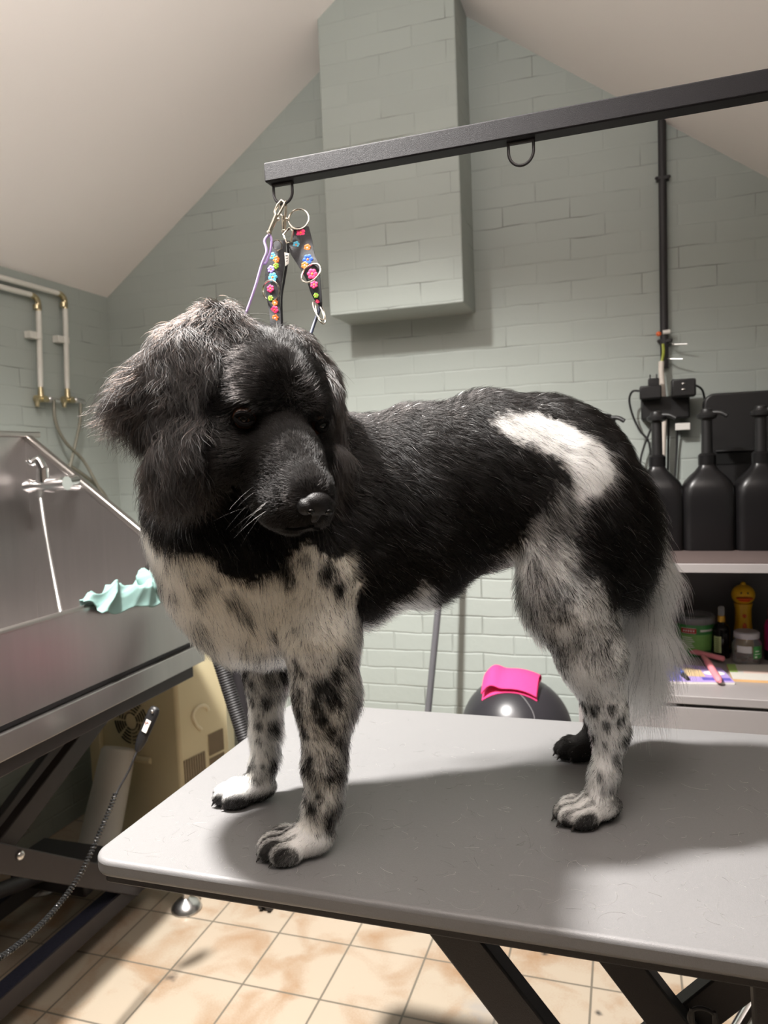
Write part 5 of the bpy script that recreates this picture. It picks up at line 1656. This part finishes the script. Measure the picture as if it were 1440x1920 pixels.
def in_poly(P, poly):
    x, y = P[:, 0], P[:, 1]
    c = np.zeros(len(x), bool)
    n = len(poly)
    for i in range(n):
        x0, y0 = poly[i]; x1, y1 = poly[(i + 1) % n]
        if y0 == y1: continue
        m = (y0 > y) != (y1 > y)
        c ^= m & (x < (x1 - x0) * (y - y0) / (y1 - y0) + x0)
    return c


def soft_poly(X, poly, jitter, seed):
    """polygon in the side view (u, w), with a ragged border"""
    q = X[:, [0, 2]] + (np.stack([vnoise(X, 45, seed), vnoise(X, 45, seed + 5)], -1) - 0.5) * jitter * 2
    q = q + np.random.default_rng(seed).normal(0, jitter * 0.35, q.shape)
    return in_poly(q, poly)


def spots(X, cell, dens, seed, r0=0.30, r1=0.62):
    """rounded ink spots on a jittered 3-D lattice: 1 inside a spot"""
    P = X / cell
    i = np.floor(P)
    best = np.full(len(X), 9.0)
    for dx in (-1, 0, 1):
        for dy in (-1, 0, 1):
            for dz in (-1, 0, 1):
                c = i + (dx, dy, dz)
                h1 = np.modf(np.abs(np.sin(c @ np.array([12.9898, 78.233, 37.719]) + seed)) * 43758.5453)[0]
                h2 = np.modf(h1 * 917.13)[0]; h3 = np.modf(h1 * 5231.7)[0]; h4 = np.modf(h1 * 13577.1)[0]; h5 = np.modf(h1 * 33331.3)[0]
                d = np.sqrt((((P - (c + np.stack([h2, h3, h4], -1))) / np.array([1.0, 1.0, 1.35])) ** 2).sum(-1))
                rad = r0 + (r1 - r0) * h5
                best = np.where(h1 < dens, np.minimum(best, d / rad), best)
    return best


HIP = [(-0.0831, 0.5495), (-0.1094, 0.5611), (-0.1472, 0.5600), (-0.1985, 0.5370), (-0.2368, 0.4983), (-0.2439, 0.4717), (-0.2189, 0.4408), (-0.1828, 0.4425), (-0.1745, 0.4711), (-0.1631, 0.4913), (-0.1386, 0.5131), (-0.1152, 0.5119), (-0.0953, 0.5264)]
ROAN = [(-0.1700, 0.4610), (-0.2128, 0.4485), (-0.1927, 0.4178), (-0.1801, 0.3868), (-0.1858, 0.3439), (-0.2191, 0.3167), (-0.2490, 0.2893), (-0.2690, 0.2441), (-0.2779, 0.1698), (-0.2764, 0.0806), (-0.1685, 0.0923), (-0.0989, 0.2720), (-0.0754, 0.3371), (-0.0946, 0.3742), (-0.1319, 0.4070)]
BELLY = [(0.1105, 0.2253), (0.0913, 0.2789), (0.0503, 0.3126), (0.0062, 0.3414), (-0.0019, 0.3267), (0.0057, 0.2951), (0.0487, 0.2627), (0.0894, 0.2234)]
CHESTW = [(0.4219, 0.5026), (0.3799, 0.4642), (0.3509, 0.4109), (0.3243, 0.3971), (0.2797, 0.3890), (0.2640, 0.3715), (0.2477, 0.3593), (0.2240, 0.3592), (0.1995, 0.3701), (0.1759, 0.4022), (0.1597, 0.4069), (0.1434, 0.3828), (0.1154, 0.3811), (0.1039, 0.4017), (0.0963, 0.3622), (0.1016, 0.3054), (0.0907, 0.2252), (0.0843, 0.1000), (0.4001, 0.1344), (0.4707, 0.4257)]
BLACK = np.array([0.0020, 0.0017, 0.0016]); WHITE = np.array([0.94, 0.93, 0.905]); CREAMW = np.array([0.95, 0.905, 0.80])


def coat(X, Dg, rg):
    """chance of a black hair and the colour of the pale hairs at each point"""
    n = len(X)
    names = list(Dg.keys())
    A = np.stack([Dg[k] for k in names], 1)
    near = np.array(names)[np.argmin(A, 1)]
    u, v, w = X.T
    pb = np.ones(n)
    pale = np.tile(WHITE, (n, 1))
    head = np.isin(near, ('skull', 'muzzle', 'ear_l', 'ear_r'))
    trunkish = np.isin(near, ('trunk', 'chest', 'neck', 'thigh', 'foreleg', 'hindleg', 'tail'))
    hip = soft_poly(X, HIP, 0.007, 3) & (v > -0.02)
    pb[trunkish & hip] = 0.06
    pale[hip] = WHITE * 0.80
    roan = soft_poly(X, ROAN, 0.012, 5) & (v > 0.02) & ~hip
    leg_low = np.clip((0.24 - w) / 0.12, 0, 1)
    mott = vnoise(X, 38, 9)
    pb[trunkish & roan] = np.clip(0.32 - 0.22 * leg_low + (mott - 0.5) * 0.75, 0.05, 0.9)[trunkish & roan]
    pale[roan] = WHITE
    bel = soft_poly(X, BELLY, 0.006, 8)
    pb[trunkish & bel] = 0.10
    ch = soft_poly(X, CHESTW, 0.006, 11) & (u > 0.055)
    sp = spots(X, 0.027, 0.56, 3.0, 0.28, 0.50)
    sh_ = np.clip((0.27 - u) / 0.14, 0, 1) * np.clip((v + 0.02) / 0.09, 0, 1)
    pc = 0.02 + 0.12 * sh_ + np.clip(1.30 - sp, 0, 1) * (0.42 + 0.58 * sh_)
    m = trunkish & ch
    pb[m] = pc[m]; pale[m] = CREAMW
    # forelegs: heavy ticking
    fl = (near == 'foreleg') & (w < 0.27)
    s2 = spots(X, 0.0175, 0.62, 5.0)
    pf = 0.20 + np.clip(1.25 - s2, 0, 1) * 0.85 + (mott - 0.5) * 0.7
    front = np.clip((u - 0.165) / 0.03, 0, 1)
    pf = np.where(v > 0, pf + 0.18 - 0.26 * front, pf - 0.05)
    t_ = np.clip((0.27 - w) / 0.05, 0, 1)
    pb[fl] = np.clip(pb * (1 - t_) + pf * t_, 0.02, 0.97)[fl]
    pale[fl] = (CREAMW * 0.5 + WHITE * 0.5)
    # lower hind leg near side: white with small dark spots
    hl_ = (near == 'hindleg') & (w < 0.17) & (v > 0)
    s3 = spots(X, 0.0150, 0.62, 8.0)
    ph = 0.10 + np.clip(1.2 - s3, 0, 1) * 0.95
    pb[hl_] = np.clip(ph, 0.04, 0.95)[hl_]
    pale[hl_] = WHITE
    # paws: dark between the toes
    pw = near == 'paw'
    gap = np.zeros(n)
    for (pu_, pv_), _a, ps_, _g in PAWS:
        t_v = (v - pv_) / (0.0165 * ps_)
        inp = (np.abs(v - pv_) < 0.036) & (np.abs(u - pu_) < 0.07)
        gap = np.where(inp & (u > pu_ + 0.002), np.clip((0.24 - np.abs(t_v - np.round(t_v))) / 0.10, 0, 1), gap)
    toe = np.clip((0.026 - w) / 0.014, 0, 1)
    nearpaw = pw & (v > 0)
    pb[nearpaw] = np.clip(0.22 + np.clip((u - 0.200) / 0.025, 0, 1) * 0.42 + gap * 0.6 + (mott - 0.5) * 1.3, 0.05, 0.96)[nearpaw]
    farpaw = pw & (v <= 0)
    pb[farpaw] = np.clip(0.06 + toe * 0.85 + gap * 0.45 + (mott - 0.5) * 0.4, 0.03, 0.95)[farpaw]
    pale[pw] = WHITE * 1.02
    hp = (near == 'hindpaw') & (v > 0)
    pb[hp] = np.clip(0.10 + gap * 0.55 + np.clip((0.016 - w) / 0.010, 0, 1) * 0.7 + np.clip((mott - 0.55) * 2.4, 0, 0.7), 0.03, 0.95)[hp]
    pb[((near == 'hindpaw') | (near == 'hindleg')) & (v < 0)] = 0.99
    tl = (near == 'tail') & (w < 0.40)
    tt = np.clip((0.40 - w) / 0.05, 0, 1)
    pb[tl] = (1 - 0.95 * tt)[tl]
    pale[tl] = WHITE
    # a few pale hairs in the black saddle, none on the head
    sad = (pb > 0.999) & ~head
    pb[sad] = 0.985
    return np.clip(pb, 0, 1), pale, near


def face_normals(Vv, F):
    return np.cross(Vv[F[:, 2]] - Vv[F[:, 0]], Vv[F[:, 3]] - Vv[F[:, 1]])


FN = face_normals(VT, FT)
VN = np.zeros_like(VT)
for k in range(4):
    for ax in range(3): VN[:, ax] += np.bincount(FT[:, k], FN[:, ax], len(VT))
VN = nrm(VN)
pbv, palev, nearv = coat(VT, sdf_all(VT), None)
skin = pbv[:, None] * np.array([0.006, 0.005, 0.0045]) + (1 - pbv[:, None]) * palev * 0.75

me = bpy.data.meshes.new('dog')
me.from_pydata(VT.tolist(), [], FT.tolist())
me.update()
me.polygons.foreach_set('use_smooth', [True] * len(me.polygons))
ca = me.color_attributes.new('coat_color', 'FLOAT_COLOR', 'POINT')
c4 = np.ones((len(VT), 4), np.float32); c4[:, :3] = skin
ca.data.foreach_set('color', c4.ravel())
M_SKIN, nt_, b_ = nodes_of('dog_skin')
at_ = N(nt_, 'ShaderNodeAttribute', attribute_name='coat_color')
nt_.links.new(at_.outputs['Color'], b_.inputs['Base Color'])
b_.inputs['Roughness'].default_value = 0.8
b_.inputs['Specular IOR Level'].default_value = 0.1
me.materials.append(M_SKIN)
dog = bpy.data.objects.new('dog', me)
dog.matrix_world = DOG_M
COL.objects.link(dog)
tag(dog, 'black and white long-eared spaniel type dog standing on the grey grooming table, looking back', 'dog')

# ---- fur
area = np.linalg.norm(FN, axis=1) * 0.5


def sample(n, mask, rg):
    w = area * mask
    f = rg.choice(len(FT), n, p=w / w.sum())
    a, b = rg.random(n), rg.random(n)
    q = VT[FT[f]]; qn = VN[FT[f]]
    wts = np.stack([(1 - a) * (1 - b), a * (1 - b), a * b, (1 - a) * b], 1)[..., None]
    return (q * wts).sum(1), nrm((qn * wts).sum(1)), f


def comb_field(X, Nn, near):
    """lie of the coat: unit direction before projection on the skin"""
    n = len(X)
    d = np.tile(np.array([-0.80, 0.0, -0.55]), (n, 1))
    def put(g, vec): d[np.isin(near, g)] = vec
    put(('chest',), (-0.10, 0.0, -1.0))
    put(('neck',), (-0.35, -0.15, -0.9))
    put(('foreleg',), (-0.28, 0.0, -0.95))
    put(('thigh',), (-0.62, 0.0, -0.75))
    put(('hindleg',), (-0.30, 0.0, -0.95))
    put(('paw', 'hindpaw'), (0.75, 0.0, -0.55))
    put(('tail',), (-0.20, 0.10, -1.0))
    m = near == 'muzzle'
    d[m] = -HF * 0.9 + np.array([0, 0, -0.25])
    m = near == 'skull'
    if m.any():
        lat = (X[m] - HC) @ HL
        d[m] = -HF + HL[None, :] * (lat / 0.05)[:, None] * 0.8 - np.array([0, 0, 0.35])
    for s, g in ((0, 'ear_r'), (1, 'ear_l')):
        e0, e1, c1, c2, out, axw, axn = EARS[s]
        m = near == g
        if m.any():
            lat = ((X[m] - c1) @ axw) / 0.05
            flare = np.clip((lat - 0.35) / 0.4, 0, 1) * np.clip(1 - np.abs(X[m][:, 2] - (c1[2] + 0.005)) / 0.055, 0, 1) * (s == 0)
            d[m] = np.array([0, 0, -1.0]) + axw[None, :] * (lat * 0.35 + flare * 0.75)[:, None] + out[None, :] * (0.12 + flare * 0.55)[:, None]
    flat_front = (near == 'trunk') & (X[:, 0] > 0.16)
    d[flat_front] = (-0.35, 0, -0.9)
    return nrm(d)


LEN = dict(trunk=0.023, chest=0.027, neck=0.028, foreleg=0.0115, thigh=0.028, hindleg=0.011, paw=0.0055, hindpaw=0.0055, skull=0.018, muzzle=0.0085, ear_l=0.048, ear_r=0.048, tail=0.06)
LIFT = dict(trunk=0.34, chest=0.32, neck=0.34, foreleg=0.42, thigh=0.34, hindleg=0.32, paw=0.40, hindpaw=0.40, skull=0.30, muzzle=0.28, ear_l=0.40, ear_r=0.40, tail=0.5)
KP = 6


def grow(X, Nn, near, rg, lscale=1.0, droop=0.35, wave=0.10, clump=0.5, kp=KP, extra=None):
    n = len(X)
    d = comb_field(X, Nn, near)
    d = nrm(d + 0.34 * vec_noise(X, 14, 21) + 0.34 * vec_noise(X, 48, 31) + 0.22 * vec_noise(X, 120, 35) + rg.normal(0, 0.14, (n, 3)))
    T = nrm(d - Nn * (d * Nn).sum(1, keepdims=True) + 1e-6)
    L = np.array([LEN[g] for g in LEN])[np.array([list(LEN).index(g) for g in near])] * lscale
    if extra is not None: L = L * extra
    L = L * rg.uniform(0.55, 1.12, n)
    lf = np.array([LIFT[g] for g in LIFT])[np.array([list(LIFT).index(g) for g in near])]
    lf = lf * rg.uniform(0.5, 1.7, n) * (0.6 + 0.8 * vnoise(X, 34, 41))
    D0 = nrm(T + Nn * (lf * 1.7)[:, None]); D1 = nrm(T + Nn * (lf * 0.22)[:, None] + np.array([0, 0, -1.0]) * droop)
    s = np.linspace(0, 1, kp)
    # clumps: neighbours lean the same way at the tips
    lean = (vec_noise(X, 95, 51) * clump + vec_noise(X, 210, 61) * clump * 0.5)
    wv = rg.uniform(0, 6.28, n) * 0.35 + vnoise(X, 60, 71) * 6.28
    wd = nrm(np.cross(T, Nn))
    pts = np.zeros((n, kp, 3)); pts[:, 0] = X - Nn * 0.0008
    for i in range(1, kp):
        t = (s[i] + s[i - 1]) / 2
        dd = nrm(D0 * (1 - t) + D1 * t + lean * (t ** 1.3) * 0.55 + wd * (wave * np.cos(wv + t * 5.5))[:, None])
        pts[:, i] = pts[:, i - 1] + dd * (L / (kp - 1))[:, None]
    pts[:, :, 2] = np.maximum(pts[:, :, 2], 0.0012)
    return pts


def colors(pb, pale, rg, blackbase=BLACK):
    n = len(pb)
    bl = rg.random(n) < pb
    k = rg.uniform(0.6, 1.5, n)[:, None]
    c = np.where(bl[:, None], blackbase * k, np.clip(pale * rg.uniform(0.88, 1.05, n)[:, None], 0, 0.97))
    return c


NB = 320000
rg = np.random.default_rng(42)
f_near = nearv[FT[:, 0]]
fc = VT[FT].mean(1)
# the coat: denser where hairs are short
dens = np.ones(len(FT))
for g, k in (('paw', 2.6), ('hindpaw', 2.6), ('foreleg', 1.7), ('hindleg', 1.6), ('muzzle', 3.4), ('skull', 1.9), ('ear_l', 0.0), ('ear_r', 0.0), ('tail', 0.7), ('chest', 1.15), ('neck', 1.0)):
    dens[f_near == g] = k
# skip what faces neither the room nor the table edge: soles
dens[(fc[:, 2] < 0.003)] = 0
# nose, mouth line and eyes stay bare
for s in (-1, 1):
    dens[np.linalg.norm(fc - hd(0.063, s * 0.035, 0.0085), axis=1) < 0.0085 * HS] = 0
dens[np.linalg.norm(fc - hd(0.152, 0, -0.0265), axis=1) < 0.011 * HS] = 0
X, Nn, f = sample(NB, dens, rg)
pb, pale, near = coat(X, sdf_all(X), rg)
ex = np.ones(len(X))
# shorter near the elbows' front edges, longer feathering behind forelegs and on the breeches
ex[(near == 'tail') & (X[:, 2] > 0.40)] = 0.5
ex[(near == 'foreleg') & (Nn[:, 0] < -0.5)] = 1.7
ex[(near == 'thigh') & (Nn[:, 0] < -0.5)] = 1.5
ex[(near == 'trunk') & (X[:, 2] < 0.33)] = 1.25
hl2 = (X - HC) @ HA.T / HS
ex[(near == 'skull') & (hl2[:, 2] > 0.035) & (hl2[:, 0] < 0.01) & (np.abs(hl2[:, 1]) > 0.018)] = 2.0
pts = grow(X, Nn, near, rg, extra=ex)
cols = colors(pb, pale, rg)
rad = np.where(np.isin(near, ('paw', 'hindpaw', 'muzzle')), 0.00013, 0.00019) * rg.uniform(0.75, 1.2, len(X))
coat_o = hair_curves('coat', pts, rad, cols, M_HAIR, 0.15)
coat_o.parent = dog
coat_o['label'] = 'black saddle and head, white hip patch, ticked chest and legs'

# ears: long wavy hair
for s, g in ((0, 'ear_r'), (1, 'ear_l')):
    msk = (f_near == g).astype(float)
    n_ = 16000
    X, Nn, f = sample(n_, msk, rg)
    e0, e1, c1, c2, out, axw, axn = EARS[s]
    low = np.clip((e0[2] - X[:, 2]) / 0.16, 0, 1)
    edge = np.abs((X - c1) @ axw) / 0.05
    lat_ = ((X - c1) @ axw) / 0.05
    fl_ = np.clip((lat_ - 0.35) / 0.4, 0, 1) * np.clip(1 - np.abs(X[:, 2] - (c1[2] + 0.005)) / 0.055, 0, 1) * (s == 0)
    ex = (1 + 0.6 * fl_) * (0.62 + 0.30 * low + 0.55 * np.clip(edge - 0.5, 0, 1) * (1 - 0.5 * low))
    pts = grow(X, Nn, np.full(n_, g), rg, extra=ex, droop=0.70, wave=0.55, clump=0.95, kp=10)
    k = rg.uniform(0.7, 1.6, n_)[:, None]
    tip = np.clip(rg.random(n_) * 1.4 - 0.7, 0, 1)[:, None]
    cols = BLACK * k + np.array([0.016, 0.008, 0.005]) * tip
    o = hair_curves('ear_hair', pts, 0.00024 * rg.uniform(0.6, 1.3, n_), cols, M_EARHAIR, 0.2)
    o.parent = dog
    o['label'] = 'long wavy black ear hair'
# tail plume
n_ = 14000
X, Nn, f = sample(n_, ((f_near == 'tail') & (fc[:, 2] < 0.47)).astype(float) * (0.5 + 1.0 * (fc[:, 2] < 0.33)), rg)
pb, pale, near = coat(X, sdf_all(X), rg)
low = np.clip((0.46 - X[:, 2]) / 0.2, 0, 1)
pts = grow(X, Nn, np.full(n_, 'tail'), rg, extra=0.55 + 1.0 * low * rg.uniform(0.7, 1.1, n_), droop=0.95, wave=0.12, clump=0.35, kp=8)
pbl = np.clip(1.0 - np.clip((0.44 - X[:, 2]) / 0.05, 0, 1) * 0.95, 0, 1)
cols = colors(pbl, WHITE[None, :] * 0.99 * np.ones((n_, 1)), rg)
o = hair_curves('tail_plume', pts, 0.00017 * rg.uniform(0.7, 1.2, n_), cols, M_HAIR, 0.25)
o.parent = dog
o['label'] = 'long whitish hair hanging from the tail'
# stray outline hairs and whiskers
wl = []
wrg = np.random.default_rng(9)
for s in (-1, 1):
    for k in range(14):
        a = hd(0.105 + wrg.uniform(-0.02, 0.025), s * 0.024, -0.036 + wrg.uniform(-0.012, 0.010))
        dv = nrm(HL * s * 0.8 + HF * wrg.uniform(-0.3, 0.4) + np.array([0, 0, -0.45 + wrg.uniform(-0.3, 0.3)]))
        ln_ = wrg.uniform(0.03, 0.055)
        wl.append([a + dv * ln_ * t + np.array([0, 0, -0.012]) * t * t for t in np.linspace(0, 1, 6)])
for k in range(16):
    a = hd(0.085 + wrg.uniform(-0.03, 0.035), wrg.uniform(-0.016, 0.016), -0.066)
    dv = nrm(HF * 0.3 + HL * wrg.uniform(-0.6, 0.6) + np.array([0, 0, -1.0]))
    wl.append([a + dv * wrg.uniform(0.02, 0.035) * t for t in np.linspace(0, 1, 6)])
wo = hair_curves('whiskers', np.array(wl), np.full(len(wl), 0.00006), np.tile(np.array([[0.05, 0.045, 0.042]]), (len(wl), 1)), M_HAIR, 0.25)
wo.parent = dog

# eyes, nose, mouth, claws
M_IRIS = mat('dark_brown_iris', (0.050, 0.020, 0.010), 0.10, var=0.2, scale=400)
M_PUPIL = mat('black_pupil', (0.002, 0.002, 0.002), 0.10, var=0.05)
M_NOSE = mat('wet_black_nose', (0.004, 0.0036, 0.004), 0.40, var=0.2, scale=700, bump=0.4, bscale=900, spec=0.35)
HM = Matrix([list(r) for r in HA.T])      # head axes as columns


def dpart(mb, name, m, parent=dog, **k):
    o = mb.build(name, m, None, **k)
    o.parent = parent
    return o


for s in (-1, 1):
    c = hd(0.0572, s * 0.0318, 0.0085)
    eye = dpart(MB().ball(V(*c), 0.0102 * HS, 28, 18), 'eye', M_IRIS)
    look = nrm(HF * 0.86 + HL * s * 0.42 + HU * 0.10)
    dpart(MB().ball(V(*(c + look * 0.0062 * HS)), 0.0048 * HS, 18, 12), 'pupil', M_PUPIL, eye)
    # lids: rims above and below the eye
    lid = MB()
    for up_s in (1, -1):
        ps = []
        for t in np.linspace(-1, 1, 9):
            dv = nrm(look + nrm(np.cross(HU, look)) * t * 1.05 + HU * up_s * (0.50 if up_s > 0 else 0.48) * (1 - t * t) )
            ps.append(V(*(c + dv * 0.0104 * HS)))
        lid.tube(ps, [0.0014 * HS] + [0.0024 * HS] * 7 + [0.0014 * HS], 8)
    dpart(lid, 'eyelids', mat('black_eyelid', (0.003, 0.0025, 0.0025), 0.8, spec=0.1) if s < 0 else bpy.data.materials['black_eyelid'])
nc = hd(0.1505, 0, -0.0245)
nm = MB().ball(V(*nc), V(0.0085, 0.0125, 0.0095) * HS, 32, 20, rot=HM)
for s in (-1, 1):
    nm.ball(V(*hd(0.1495, s * 0.0095, -0.0270)), V(0.0085, 0.0065, 0.0070) * HS, 20, 14, rot=HM)
nm.ball(V(*hd(0.1490, 0, -0.0340)), V(0.0065, 0.0045, 0.0070) * HS, 18, 12, rot=HM)
nose = dpart(nm, 'nose', M_NOSE, label='moist black nose', angle=180)
rm_ = nose.modifiers.new('blend', 'REMESH'); rm_.mode = 'VOXEL'; rm_.voxel_size = 0.0009; rm_.use_smooth_shade = True
sm_ = nose.modifiers.new('soften', 'SMOOTH'); sm_.factor = 0.5; sm_.iterations = 10
for s in (-1, 1):
    dpart(MB().ball(V(*hd(0.1568, s * 0.0075, -0.0280)), V(0.0026, 0.0034, 0.0024) * HS, 14, 10, rot=HM), 'nostril', bpy.data.materials['black_pupil'], nose)
mp_ = [hd(0.150, 0, -0.044), hd(0.140, -0.012, -0.052), hd(0.115, -0.023, -0.057), hd(0.085, -0.029, -0.058), hd(0.062, -0.034, -0.052)]
mp2 = [hd(0.150, 0, -0.044), hd(0.140, 0.012, -0.052), hd(0.115, 0.023, -0.057), hd(0.085, 0.029, -0.058), hd(0.062, 0.034, -0.052)]
dpart(MB().tube(spline(mp_, 5), 0.0018, 8).tube(spline(mp2, 5), 0.0018, 8), 'lip_line', bpy.data.materials['black_eyelid'])
M_CLAW = mat('dark_claw', (0.03, 0.026, 0.024), 0.3, var=0.2, scale=200)
for (cu_, cv_, cw_) in CLAWS:
    dpart(MB().tube([(cu_ - 0.008, cv_, cw_ + 0.003), (cu_ + 0.001, cv_, cw_ + 0.001), (cu_ + 0.006, cv_, cw_ - 0.006)], [0.0032, 0.0026, 0.0007], 10), 'claw', M_CLAW)
